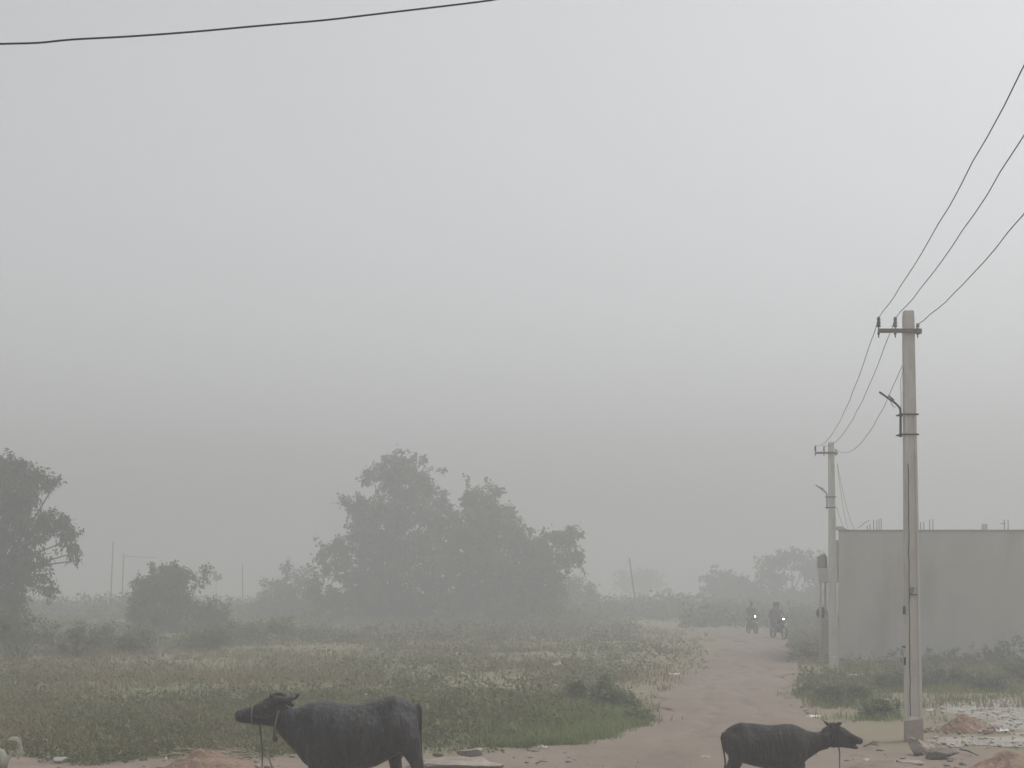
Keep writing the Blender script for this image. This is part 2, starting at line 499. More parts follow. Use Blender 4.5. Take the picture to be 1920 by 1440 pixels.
# ------------------------------------------------------------------ leaves, trees, bushes
def leaf_mesh(name, centers, dirs, length, width, tone, fold=0.25):
    """one folded diamond (2 triangles) per leaf"""
    n = len(centers)
    dirs = dirs / np.linalg.norm(dirs, axis=1, keepdims=True)
    rnd = rng.normal(size=(n, 3))
    side = np.cross(dirs, rnd); side /= np.linalg.norm(side, axis=1, keepdims=True) + 1e-9
    nor = np.cross(side, dirs)
    L = (length * rng.uniform(0.65, 1.3, n))[:, None]; W = (width * rng.uniform(0.7, 1.25, n))[:, None]
    p0 = centers
    p2 = centers + dirs * L - np.array([0, 0, 1.0]) * L * 0.15
    mid = centers + dirs * L * 0.45
    p1 = mid + side * W * 0.5 + nor * W * fold
    p3 = mid - side * W * 0.5 + nor * W * fold
    v = np.stack([p0, p1, p2, p3], 1).reshape(-1, 3)
    b = np.arange(n)[:, None] * 4
    f = np.concatenate([b + np.array([[0, 1, 2]]), b + np.array([[0, 2, 3]])])
    return np_mesh(name, v, f, np.repeat(tone, 4))

def crown(lumps, n, leaf, clump, tw=0.4, droop=0.35, keep=1.0):
    """leaves gathered in twigs spread through ellipsoid lumps. lumps (k,6) world"""
    lumps = np.asarray(lumps, dtype=float)
    wgt = (lumps[:, 3] * lumps[:, 4] * lumps[:, 5]) ** 0.72
    per = 26
    nt_ = max(int(n / per), 4)
    li = rng.choice(len(lumps), nt_, p=wgt / wgt.sum())
    u = rng.normal(size=(nt_, 3)); u /= np.linalg.norm(u, axis=1, keepdims=True)
    rad = rng.random(nt_) ** 0.42
    tc = lumps[li, :3] + u * lumps[li, 3:] * rad[:, None] * rng.uniform(0.85, 1.12, nt_)[:, None]
    rag_ = rng.random(nt_) < .12
    tc[rag_] += u[rag_] * lumps[li[rag_], 3:] * rng.uniform(.05, .3, rag_.sum())[:, None]
    gs = max(clump * 2.2, .22)
    n3 = .5 * vnoise(tc[:, 0] + tc[:, 2] * .6, tc[:, 1] - tc[:, 2] * .8, gs) + .5 * vnoise(tc[:, 2] + tc[:, 0] * .5, tc[:, 0] - tc[:, 1] * .7, gs)
    kp = n3 > .36
    li, u, tc = li[kp], u[kp], tc[kp]; n3 = n3[kp]; nt_ = len(tc)
    tdir = u + rng.normal(size=(nt_, 3)) * 0.5 + np.array([0, 0, -droop * 0.5])
    tdir /= np.linalg.norm(tdir, axis=1, keepdims=True)
    ttone = np.clip(rng.normal(0.42, 0.2, nt_) + (n3 - .55) * .8, 0, 1)
    k = np.repeat(np.arange(nt_), per)
    t = rng.random(len(k)) - 0.35
    c = tc[k] + tdir[k] * (t * clump * 1.5)[:, None] + rng.normal(size=(len(k), 3)) * clump * 0.28
    c[:, 2] -= (np.maximum(t, 0) ** 2) * clump * droop
    d = tdir[k] * 0.7 + rng.normal(size=(len(k), 3)) * 0.7 + np.array([0, 0, -droop])
    tone = np.clip(ttone[k] + rng.normal(0, 0.13, len(k)), 0, 1)
    return c, d, tone, tc

def lumps_px(lst, d, depth=0.9, scale=1.0):
    out = []
    s = F / d
    for (px, py, r, *rest) in lst:
        ry = rest[0] if rest else r
        rr = r / s * scale
        dd = d + rng.uniform(-0.5, 0.5) * rr * depth * 2
        p = PT(px, py, dd)
        out.append((p.x, dd, max(p.z, 0.15), rr, rr * depth, ry / s * scale))
    return out

def plant(name, label, cat, lst, d, base_px, n, leaf, lw, clump, m, trunk_r=0.16, group=None, kindtree=True, droop=0.35, depth=0.9, base_py=None):
    """tree or bush whose crown follows a list of lumps given in the photograph's columns/rows at distance d"""
    lumps = np.array(lumps_px(lst, d, depth))
    bx = XW(base_px, d); by = d
    bz = float(gz(bx, by)) - 0.05
    root = empty(name, (bx, by, bz))
    tag(root, label, cat, group)
    c, dr, tone, tc = crown(lumps, n, leaf, clump, droop=droop)
    off = np.array([bx, by, bz])
    ok = c[:, 2] > 0.02 + (np.abs(rng.normal(0, .05, len(c))) if not kindtree else 0)
    me = leaf_mesh(('crown' if kindtree else 'foliage'), c[ok] - off, dr[ok], leaf, lw, tone[ok])
    link('crown' if kindtree else 'foliage', me, m, root)
    # trunk / stems with limbs to the lumps and twigs to leaf clumps
    mb = MB()
    top = lumps[:, 2].max() - bz
    order = np.argsort(-lumps[:, 3])
    cx = np.average(lumps[:, 0], weights=lumps[:, 3]) - bx
    if kindtree:
        hub = Vector((cx * 0.45, 0, top * 0.34))
        mb.tube([(0, 0, -0.1), (0.02, 0.02, top * 0.08), Vector((cx * 0.2, 0.05, top * 0.2)), hub], [trunk_r * 1.35, trunk_r, trunk_r * 0.85, trunk_r * 0.75], 9)
    else:
        hub = Vector((0, 0, 0.02))
    for li in range(len(lumps)):
        p = Vector(lumps[li, :3] - off)
        mid = hub.lerp(p, 0.5) + Vector((random.uniform(-.2, .2), random.uniform(-.2, .2), 0.12)) * (p - hub).length * 0.35
        r0 = trunk_r * (0.34 if kindtree else 0.5)
        mb.tube([hub, mid, p, p + (p - mid) * 0.05], [r0, r0 * 0.6, r0 * 0.3, r0 * 0.1], 6)
    cen = lumps[:, :3]
    for q in tc[rng.choice(len(tc), min(len(tc), 90), replace=False)]:
        j = np.argmin(((cen - q) ** 2).sum(1))
        a, b = Vector(cen[j] - off), Vector(q - off)
        if b.z < 0.03: continue
        mb.tube([a, a.lerp(b, 0.55) + Vector((0, 0, 0.06)), b], [trunk_r * 0.16, trunk_r * 0.1, trunk_r * 0.05], 4)
    mb.build('trunk' if kindtree else 'stem', M['bark'], root)
    return root

# tall pair of trees in the middle
plant('tree', 'tallest tree with a stepped pointed crown, in the middle of the misty field', 'tree',
      [(772,868,30),(738,888,36),(700,897,20,14),(800,897,28),(748,930,52),(690,952,38,20),(655,944,16,10),(815,958,36),(678,985,28),(745,1000,66),(830,1000,32),
       (640,1032,32,24),(607,1030,18,16),(700,1060,62),(790,1070,62),(625,1090,46),(720,1130,72),(645,1140,50),(800,1130,60),(680,1170,50,30),(760,1172,56,30),(610,1172,40,24)],
      104, 750, 46000, 0.27, 0.16, 0.44, M['tree_mid'], 0.3)
plant('tree', 'lower spreading tree right of the tallest one, one bough reaching far right', 'tree',
      [(878,922,20,16),(908,938,32),(948,968,26,20),(898,985,50),(968,998,18,10),(870,1040,50),(940,1040,56),(1000,1024,32,26),(1038,1010,26,14),(1072,1004,20,9),(1092,1001,9,6),(1020,1060,40),
       (1060,1024,12,10),(1078,1040,13,8),(1084,1052,8,7),(900,1100,60),(985,1100,52),(860,1150,50),(950,1150,56),(1030,1110,36),(900,1176,60,26),(1000,1160,50,30),(1050,1150,40,26)],
      100, 920, 40000, 0.27, 0.16, 0.44, M['tree_mid'], 0.25)
# tree cut by the left edge
plant('tree', 'dark drooping tree cut off by the left edge of the picture', 'tree',
      [(48,868,20,16),(10,878,30),(62,900,22),(88,902,18,9),(108,899,12,8),(22,930,46),(52,962,32),(88,972,26,18),(114,986,20,18),(130,1012,18),(142,1036,12,14),(150,1050,6,8),
       (15,1010,50),(58,1004,20,18),(18,1072,44),(62,1048,28,24),(84,1062,12,18),(72,1098,14,18),(98,1104,10,8),(15,1122,36),(-5,1165,48),(30,1150,18),
       (-70,900,70),(-80,1010,80),(-90,1110,70)],
      68, -40, 44000, 0.21, 0.085, 0.34, M['tree'], 0.22, droop=0.8)
# round bush left of the tall trees
plant('bush', 'big rounded bush between the left edge tree and the tall trees', 'bush',
      [(300,1078,20),(335,1076,20,18),(290,1100,32),(342,1104,34),(262,1124,26,22),(310,1140,44),(372,1098,16,10),(384,1078,7,9),(390,1070,4,6),(350,1170,56,40),(398,1155,32),(300,1182,48,30),(414,1186,24),(268,1150,24)],
      80, 330, 24000, 0.20, 0.095, 0.33, M['bush'], 0.10)
plant('bush', 'pale grey bush leaning on the left side of the tallest tree', 'bush',
      [(548,1072,20,16),(520,1108,30,22),(570,1112,34),(498,1136,22,20),(545,1158,50,36),(600,1160,40)],
      118, 550, 12000, 0.25, 0.12, 0.44, M['bush_grey'], 0.09)
for lst, d, b, lab in (
    ([(30,1200,46,36),(78,1192,40,30),(10,1180,36),(50,1172,24,18)], 49, 40, 'weedy shrub under the tree at the left edge'),
    ([(128,1196,34,28),(168,1206,36,26),(146,1180,20,14),(110,1216,30,18)], 50, 146, 'straggly shrub right of the left edge tree'),
    ([(222,1200,34,26),(250,1214,34,22),(200,1188,18,14),(270,1196,24,16)], 53, 230, 'low shrub touching the left side of the rounded bush'),
    ([(380,1196,40,22),(420,1192,30,24),(340,1206,30,16)], 58, 385, 'low shrub in front of the rounded bush'),
    ([(462,1182,22,18),(500,1188,30,20),(530,1178,24,20)], 66, 490, 'small low shrub left of the tall trees'),
    ([(600,1190,30,16),(650,1196,36,16),(560,1192,26,14)], 68, 605, 'flat weedy shrub at the foot of the tallest tree'),
    ):
    plant('shrub', lab, 'shrub', lst, d, b, 3000, 0.12, 0.05, 0.26, M['bush_near'], 0.05, 'shrubs at the left of the field', False)

# far trees and scrub in the mist
plant('tree', 'misty round tree standing behind the motorcycles', 'tree',
      [(1478,1048,34,20),(1450,1068,30),(1516,1062,42,30),(1545,1090,36,34),(1442,1085,26),(1478,1112,52,36),(1530,1124,40),(1440,1128,34),(1490,1142,50,26),(1440,1150,30,20),(1540,1150,40,24)], 150, 1480, 12000, 0.38, 0.24, 0.6, M['tree'], 0.3)
plant('tree', 'misty flat-topped clump of trees left of the round tree', 'tree',
      [(1336,1086,16,14),(1352,1092,22,16),(1384,1098,24,16),(1410,1108,20,14),(1350,1116,30,20),(1395,1124,32,20),(1425,1122,20,18)], 160, 1372, 4200, 0.42, 0.26, 0.6, M['tree'], 0.24)
plant('tree', 'very faint broad tree far behind the leaning pole', 'tree',
      [(1180,1086,22,14),(1208,1082,24,16),(1228,1092,16),(1196,1100,30,12)], 240, 1200, 1600, 0.5, 0.3, 1.0, M['tree'], 0.2)
plant('tree', 'small faint ball-crowned sapling beyond the rounded bush', 'tree', [(407,1078,9,8),(407,1082,8,6)], 135, 407, 420, 0.15, 0.08, 0.16, M['tree'], 0.05)
plant('bush', 'far bush with two twiggy tops right of the leaning pole', 'bush', [(1247,1108,9,7),(1240,1112,8,4),(1256,1106,8,4),(1248,1118,8,8)], 170, 1248, 700, 0.22, 0.12, 0.3, M['tree'], 0.06, kindtree=False)
plant('bush', 'misty heap of bushes right behind the long bough', 'bush', [(1070,1100,32,22),(1106,1112,22,14),(1040,1112,30,20)], 130, 1075, 2600, 0.25, 0.12, 0.5, M['tree'], 0.08, kindtree=False)

def mass(name, label, cat, n, gen, leaf, lw, m, per=14):
    """uncountable low cover: n clumps of leaves"""
    P, rad, hgt, tone = gen(n)
    k = np.repeat(np.arange(len(P)), per)
    u = rng.normal(size=(len(k), 3)); u /= np.linalg.norm(u, axis=1, keepdims=True)
    u[:, 2] = np.abs(u[:, 2])
    c = P[k] + u * np.stack([rad[k], rad[k], hgt[k]], 1) * (rng.random(len(k)) ** 0.45)[:, None]
    d = u * 0.6 + rng.normal(size=(len(k), 3)) * 0.6
    sc = np.clip(rad[k] / rad.mean(), 0.75, 1.15) * rng.uniform(.7, 1.2, len(k))
    me = leaf_mesh(name, c, d, leaf * sc, lw * sc, np.clip(tone[k] + rng.normal(0, 0.12, len(k)), 0, 1))
    return tag(link(name, me, m), label, cat, kind='stuff')

def gen_scrub(n):
    px = rng.uniform(-350, 1420, n); d = rng.uniform(112, 160, n)
    x = XW(px, d)
    hump = fbm(x, d, 9.0)
    ok = (rng.random(n) < 0.35 + hump)
    x, d, hump = x[ok], d[ok], hump[ok]
    h = 0.7 + 2.1 * hump * rng.uniform(0.55, 1.0, len(x))
    return np.stack([x, d, gz(x, d)], 1), h * 0.55, h, np.clip(rng.normal(0.4, 0.2, len(x)), 0, 1)
mass('scrub', 'dim belt of scrub across the far end of the field', 'scrub', 2600, gen_scrub, 0.32, 0.17, M['bush'], 26)
def gen_scrub_r(n):
    px = rng.uniform(1290, 2200, n); d = rng.uniform(93, 130, n)
    x = XW(px, d); ok = d > 93; x, d = x[ok], d[ok]
    h = 0.4 + 1.5 * fbm(x, d, 6.0)
    return np.stack([x, d, gz(x, d)], 1), h * 0.6, h, np.clip(rng.normal(0.4, 0.2, len(x)), 0, 1)
mass('scrub', 'dim low scrub beside the road behind the house', 'scrub', 1100, gen_scrub_r, 0.3, 0.16, M['bush'], 22)

def gen_under(n):
    px = rng.uniform(-250, 1200, n); d = rng.uniform(62, 100, n); x = XW(px, d)
    pn = fbm(x + 9, d, 4.0)
    ok = (off_road(x, d) > 3) & (rng.random(n) < np.clip((pn - .3) * 3, .1, 1)); x, d, pn = x[ok], d[ok], pn[ok]
    h = .25 + .95 * pn * rng.uniform(.4, 1, len(x))
    return np.stack([x, d, gz(x, d)], 1), h * .6, h, np.clip(rng.normal(.45, .2, len(x)), 0, 1)
mass('undergrowth', 'tall weeds and undergrowth at the feet of the trees', 'undergrowth', 2600, gen_under, 0.17, 0.085, M['weed'], 20)
# field cover -------------------------------------------------------
def field_pts(n, x0, x1, y0, y1):
    px = rng.uniform(x0, x1, n); py = rng.uniform(y0, y1, n)
    d = D(py); x = XW(px, d)
    d = d + rng.normal(0, 0.02, n) * d
    return x, d
def gen_weed(n):
    x, d = field_pts(n, -260, 1330, 1168, 1412)
    pn = fbm(x, d, 6.0)
    ok = (rng.random(len(x)) < sstep(-.2, 3.0, off_road(x, d)) + .03) & (off_road(x, d) > 0) & (rng.random(len(x)) < np.clip((pn - 0.45) * 5.0, 0.02, 1)) & (d > lane_edge(x) - .1)
    x, d, pn = x[ok], d[ok], pn[ok]
    r = (0.08 + np.minimum(rng.exponential(0.10, len(x)), .42)) * (0.75 + d / 90)
    return np.stack([x, d, gz(x, d)], 1), r, r * rng.uniform(0.7, 1.5, len(x)), np.clip(0.95 - pn * 1.1 + rng.normal(0, 0.16, len(x)), 0, 1)
mass('weeds', 'patchy leafy weeds spread over the field left of the road', 'weeds', 9000, gen_weed, 0.10, 0.05, M['weed'], 16)
def gen_weed_near(n):
    m_ = int(n * .72)
    px = np.concatenate([rng.normal(200, 95, m_), rng.uniform(-100, 620, n - m_)])
    py = np.concatenate([rng.normal(1376, 24, m_), rng.uniform(1310, 1420, n - m_)])
    py = np.clip(py + 8, 1290, 1436); d = D(py); x = XW(px, d)
    r = rng.uniform(0.07, 0.19, n)
    ok = d > lane_edge(x) - .2 + rng.normal(0, .2, n)
    return np.stack([x, d, gz(x, d)], 1)[ok], r[ok], (r * rng.uniform(0.8, 1.7, n))[ok], np.clip(rng.normal(0.33, 0.18, n), 0, 1)[ok]
mass('weeds', 'dense dark green weeds along the near left edge of the field', 'weeds', 2600, gen_weed_near, 0.07, 0.036, M['weed'], 22)
def gen_right(n):
    px = rng.uniform(1500, 2100, n); py = rng.uniform(1238, 1315, n)
    d = D(py); x = XW(px, d)
    pn = fbm(x, d, 3.0)
    ok = (off_road(x, d) > 0.2) & (rng.random(n) < np.clip((pn - 0.36) * 4, 0.03, 1)) & (d < 50.3)
    x, d = x[ok], d[ok]; r = rng.uniform(0.10, 0.26, len(x))
    return np.stack([x, d, gz(x, d)], 1), r, r * rng.uniform(0.7, 1.6, len(x)), np.clip(rng.normal(0.35, 0.2, len(x)), 0, 1)
mass('weeds', 'tangled weeds in front of the plastered house', 'weeds', 2400, gen_right, 0.10, 0.05, M['weed'], 20)

def gen_right_far(n):
    px = rng.uniform(1478, 1556, n); d = rng.uniform(49, 92, n); x = XW(px, d)
    ok = (off_road(x, d) > .1) & (rng.random(n) < np.clip((fbm(x, d, 3.5) - .3) * 3, .1, 1)); x, d = x[ok], d[ok]
    r_ = rng.uniform(.1, .34, len(x))
    return np.stack([x, d, gz(x, d)], 1), r_, r_ * rng.uniform(.6, 1.5, len(x)), np.clip(rng.normal(.5, .2, len(x)), 0, 1)
mass('weeds', 'misty weeds between the far road and the house porch', 'weeds', 900, gen_right_far, 0.13, 0.065, M['weed'], 18)
def grass(name, label, x, d, hgt, m, tone, per=7, wd=0.012, kind='stuff'):
    n = len(x); k = np.repeat(np.arange(n), per)
    sp = 0.10
    bx = x[k] + rng.normal(0, sp, len(k)); by = d[k] + rng.normal(0, sp, len(k))
    bz = gz(bx, by)
    ang = rng.uniform(0, 2 * np.pi, len(k)); lean = rng.uniform(0.05, 0.75, len(k))
    h = hgt[k] * rng.uniform(0.5, 1.25, len(k))
    wv = (wd * (0.6 + d[k] / 35))[:, None]
    sx = np.stack([-np.sin(ang), np.cos(ang), np.zeros(len(k))], 1)
    ld = np.stack([np.cos(ang) * lean, np.sin(ang) * lean, np.ones(len(k))], 1)
    b = np.stack([bx, by, bz - 0.02], 1)
    mid = b + ld * (h * 0.55)[:, None]
    tip = b + ld * h[:, None] * np.array([1.35, 1.35, 0.92])
    v = np.stack([b - sx * wv * .5, b + sx * wv * .5, mid + sx * wv * .42, mid - sx * wv * .42, tip], 1).reshape(-1, 3)
    o = np.arange(len(k))[:, None] * 5
    f = np.concatenate([o + np.array([[0, 1, 2]]), o + np.array([[0, 2, 3]]), o + np.array([[3, 2, 4]])])
    t = np.clip(tone[k] + rng.normal(0, 0.14, len(k)), 0, 1)
    return tag(link(name, np_mesh(name, v, f, np.repeat(t, 5)), m), label, 'grass', kind=kind)
x, d = field_pts(17000, -260, 1340, 1166, 1424)
ok = (off_road(x, d) > -.2) & (rng.random(len(x)) < sstep(-.5, 3.0, off_road(x, d)) + .02) & (rng.random(len(x)) < sstep(-.5, 1.2, d - lane_edge(x))) & (rng.random(len(x)) < np.clip((fbm(x + 50, d, 5.0) - .33) * 3.5, .04, 1))
x, d = x[ok], d[ok]
pn = fbm(x + 12, d, 5.5)
grass('dry_grass', 'dry brownish grass over the field left of the road', x, d, 0.10 + 0.26 * pn, M['dry'], np.clip(pn * 1.15 + rng.normal(0, 0.12, len(x)), 0, 1))
px = rng.normal(1060, 95, 4200); py = np.clip(rng.normal(1366, 20, 4200), 1300, 1400)
d = D(py); x = XW(px, d); ok = (off_road(x, d) > -0.2 + (fbm(x, d, 1.1) - .5) * 2.4) & (px < 1216) & (px > 800) & (rng.random(len(px)) < np.clip((fbm(x + 5, d, 1.8) - .28) * 4, .05, 1)); x, d = x[ok], d[ok]
grass('green_grass', 'fresh green grass along the left bend of the dirt road', x, d, rng.uniform(0.08, 0.24, len(x)), M['green'], np.clip(rng.normal(0.45, 0.22, len(x)), 0, 1), 10)
px = rng.uniform(1500, 2100, 2600); py = rng.uniform(1236, 1330, 2600)
d = D(py); x = XW(px, d); ok = (off_road(x, d) > 0.1) & (d < 50.5) & (rng.random(len(x)) < fbm(x, d, 3.0) + .1); x, d = x[ok], d[ok]
grass('dry_grass', 'thin grass between the road and the plastered house', x, d, rng.uniform(0.08, 0.3, len(x)), M['dry'], np.clip(rng.normal(0.25, 0.2, len(x)), 0, 1), 8)

# distinct roadside bushes: (lumps, d, base px, leaves, label)
for lst, d, b, n, lab in (
    ([(1080,1302,26,22),(1108,1292,24,20),(1136,1298,28,22),(1166,1308,20,18),(1150,1324,34,24),(1105,1328,38,24),(1062,1322,24,18),(1178,1330,16,12),(1040,1330,22,14),(1126,1280,14,12),(1090,1284,12,10)], 30.5, 1112, 6200, 'leafy bush at the left bend of the dirt road'),
    ([(1176,1352,26,16),(1148,1360,30,14),(1196,1360,16,10)], 27.6, 1170, 2400, 'low green bush nearest the left edge of the dirt road'),
    ([(1572,1304,30,22),(1608,1300,26,20),(1556,1322,24,18),(1590,1324,34,18)], 32.0, 1585, 4200, 'dark rounded bush right of the road, left of the near pole'),
    ([(1640,1342,14,10),(1660,1336,13,12),(1650,1330,8,8),(1628,1348,9,6),(1668,1345,10,7)], 28.5, 1648, 2200, 'smallest green bush close to the foot of the near pole'),
    ([(1512,1302,20,9),(1528,1300,16,8)], 35.0, 1520, 900, 'flat creeping bush on the right edge of the dirt road'),
    ([(1668,1296,26,22),(1690,1302,22,18),(1640,1290,22,18)], 36.5, 1668, 2600, 'bush partly hidden behind the near pole'),
    ([(1768,1290,30,22),(1800,1298,30,18),(1740,1296,20,14)], 37.5, 1775, 2600, 'wide bush just right of the near pole'),
    ([(1862,1302,32,18),(1890,1298,30,20),(1838,1306,24,14)], 36.0, 1866, 2600, 'wide low bush in front of the house, near the right edge'),
    ([(1915,1272,28,30),(1935,1262,34,34),(1905,1290,20,16)], 40.0, 1925, 2800, 'tall bush cut off by the right edge of the picture'),
    ([(1690,1240,30,26),(1735,1245,34,24),(1770,1238,30,26)], 47.5, 1735, 2600, 'misty shrub against the plastered wall right of the near pole'),
    ([(1820,1232,40,32),(1870,1238,36,30),(1900,1228,30,30)], 48.5, 1856, 3200, 'misty tall shrub against the plastered wall by the right edge'),
    ):
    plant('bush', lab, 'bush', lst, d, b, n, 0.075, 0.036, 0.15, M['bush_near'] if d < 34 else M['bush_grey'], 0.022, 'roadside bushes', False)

bp = [(1112,30.2),(1170,27.4),(1585,31.7),(1648,28.3),(1520,34.6),(1668,36),(1775,37),(1866,35.6)]
xx, dd_ = [], []
for px_, d_ in bp:
    for _ in range(70):
        xx.append(XW(px_, d_) + random.gauss(0, .42)); dd_.append(d_ + random.gauss(-.05, .28))
xx, dd_ = np.array(xx), np.array(dd_)
grass('grass_tufts', 'ragged grass tufts round the feet of the roadside bushes', xx, dd_, rng.uniform(.05, .22, len(xx)), M['green'], np.clip(rng.normal(.5, .25, len(xx)), 0, 1), 8)
# ------------------------------------------------------------------ house on the right
HD = 51.0
def HX(px, d=HD): return XW(px, d)
def HZt(py, d=HD): return ZW(py, d)
root = empty('house', (HX(1572), HD, 0))
tag(root, 'plain grey plastered flat-roofed house with rebar stubs on the roof, right', 'house')
O = Vector((HX(1572), HD, 0))
x1 = XW(2300, HD) - O.x; dep = 9.0
sh = 0.215 * dep                    # side wall runs along the line of sight
zt = HZt(996)
def quadp(a, b, y0, y1, z0, z1, skew=0.215):
    return ([(a + skew*y0, y0, z0), (b + skew*y0, y0, z0), (b + skew*y1, y1, z0), (a + skew*y1, y1, z0)],
            [(a + skew*y0, y0, z1), (b + skew*y0, y0, z1), (b + skew*y1, y1, z1), (a + skew*y1, y1, z1)])
MB().prism(*quadp(0, x1, 0, dep, -0.1, zt)).build('wall', M['plaster'], root, bevel=0.015)
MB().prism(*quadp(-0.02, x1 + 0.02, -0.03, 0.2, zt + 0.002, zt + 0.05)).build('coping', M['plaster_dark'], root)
MB().prism([(0,0.02,zt+.052),(.30,.02,zt+.052),(.30,.4,zt+.052),(0,.4,zt+.052)], [(0,0.02,zt+.16),(.13,.02,zt+.16),(.13,.4,zt+.16),(0,.4,zt+.16)]).build('parapet_end', M['plaster'], root)
k = HD / F
def hp(px, py): return (px - 1572) * k, H - (py - HZ) * k
def hbox(name, pxa, pxb, pya, pyb, y0, y1, m, bevel=0.008):
    xa, za = hp(pxa, pyb); xb, zb = hp(pxb, pya)
    return MB().prism(*quadp(xa, xb, y0, y1, za, zb)).build(name, m, root, bevel=bevel)
hbox('front_parapet', 1553, 1571.5, 1012, 1064, 0.35, 7.5, M['plaster'])
xa, za = hp(1538, 1064); xb, zb = hp(1552.5, 1040)
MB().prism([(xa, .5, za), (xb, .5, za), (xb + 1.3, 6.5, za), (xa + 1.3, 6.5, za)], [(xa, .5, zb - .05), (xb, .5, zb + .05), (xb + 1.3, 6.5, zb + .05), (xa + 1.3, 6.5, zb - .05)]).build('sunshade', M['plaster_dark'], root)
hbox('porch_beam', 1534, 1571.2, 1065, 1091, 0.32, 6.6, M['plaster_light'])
for px in (1538, 1547, 1556):
    hbox('porch_column', px - 2, px + 2, 1091.5, 1232, 0.45 + (px - 1538) * 0.02, 0.62 + (px - 1538) * 0.02, M['plaster'])
hbox('porch_plinth', 1535, 1571, 1160, 1246, 0.66, 6.0, M['plaster'])
p = MB(); xa, za = hp(1543, 1160)
p.lathe((xa + .12, 0.8, za + .01), [(.10,0),(.17,.06),(.20,.16),(.19,.24),(.12,.31),(.10,.33),(.13,.36)], 16)
po = p.build('water_pot', M['pot'], None, smooth=True); po.location = O
tag(po, 'dark round water pot on the porch plinth of the house', 'pot')
# starter bars on the roof
for px, py, dy in ((1626,986,.5),(1631,983,.9),(1638,975,1.2),(1644,976,1.8),(1648,973,2.4),(1652,972,.6),(1726,979,.7),(1732,979,.9),(1743,974,2.8),(1749,974,3.1),(1883,974,1.0),(1890,974,1.0)):
    xa, za = hp(px, py); s = 1 + dy / HD
    zz = H + (za - H) * s
    MB().tube([(xa * s + (O.x * s - O.x), dy, zt - 0.05), (xa * s + (O.x * s - O.x) + .004, dy, (zt + zz) / 2), (xa * s + (O.x * s - O.x), dy, zz)], 0.013, 6).build('rebar_rod', M['steel'], root)
xa, za = hp(1622, 988); xb, zb = hp(1646, 973)
MB().tube([(xa, 1.0, za), ((xa + xb) / 2, 1.1, (za + zb) / 2 + .03), (xb, 1.2, zb)], 0.010, 6).build('rebar_rod', M['steel'], root)
xa, za = hp(1883, 980); xb, zb = hp(1890, 980)
MB().tube([(xa + .2, 1.0, za + .01), (xb + .23, 1.0, za + .01)], 0.013, 6).build('rebar_tie', M['steel'], root)
xa, za = hp(1861, 996); xb, zb = hp(1870, 981)
MB().box(xa + .6, xb + .6, 3.0, 3.16, zt - .02, zb + .1).build('column_stub', M['plaster'], root)

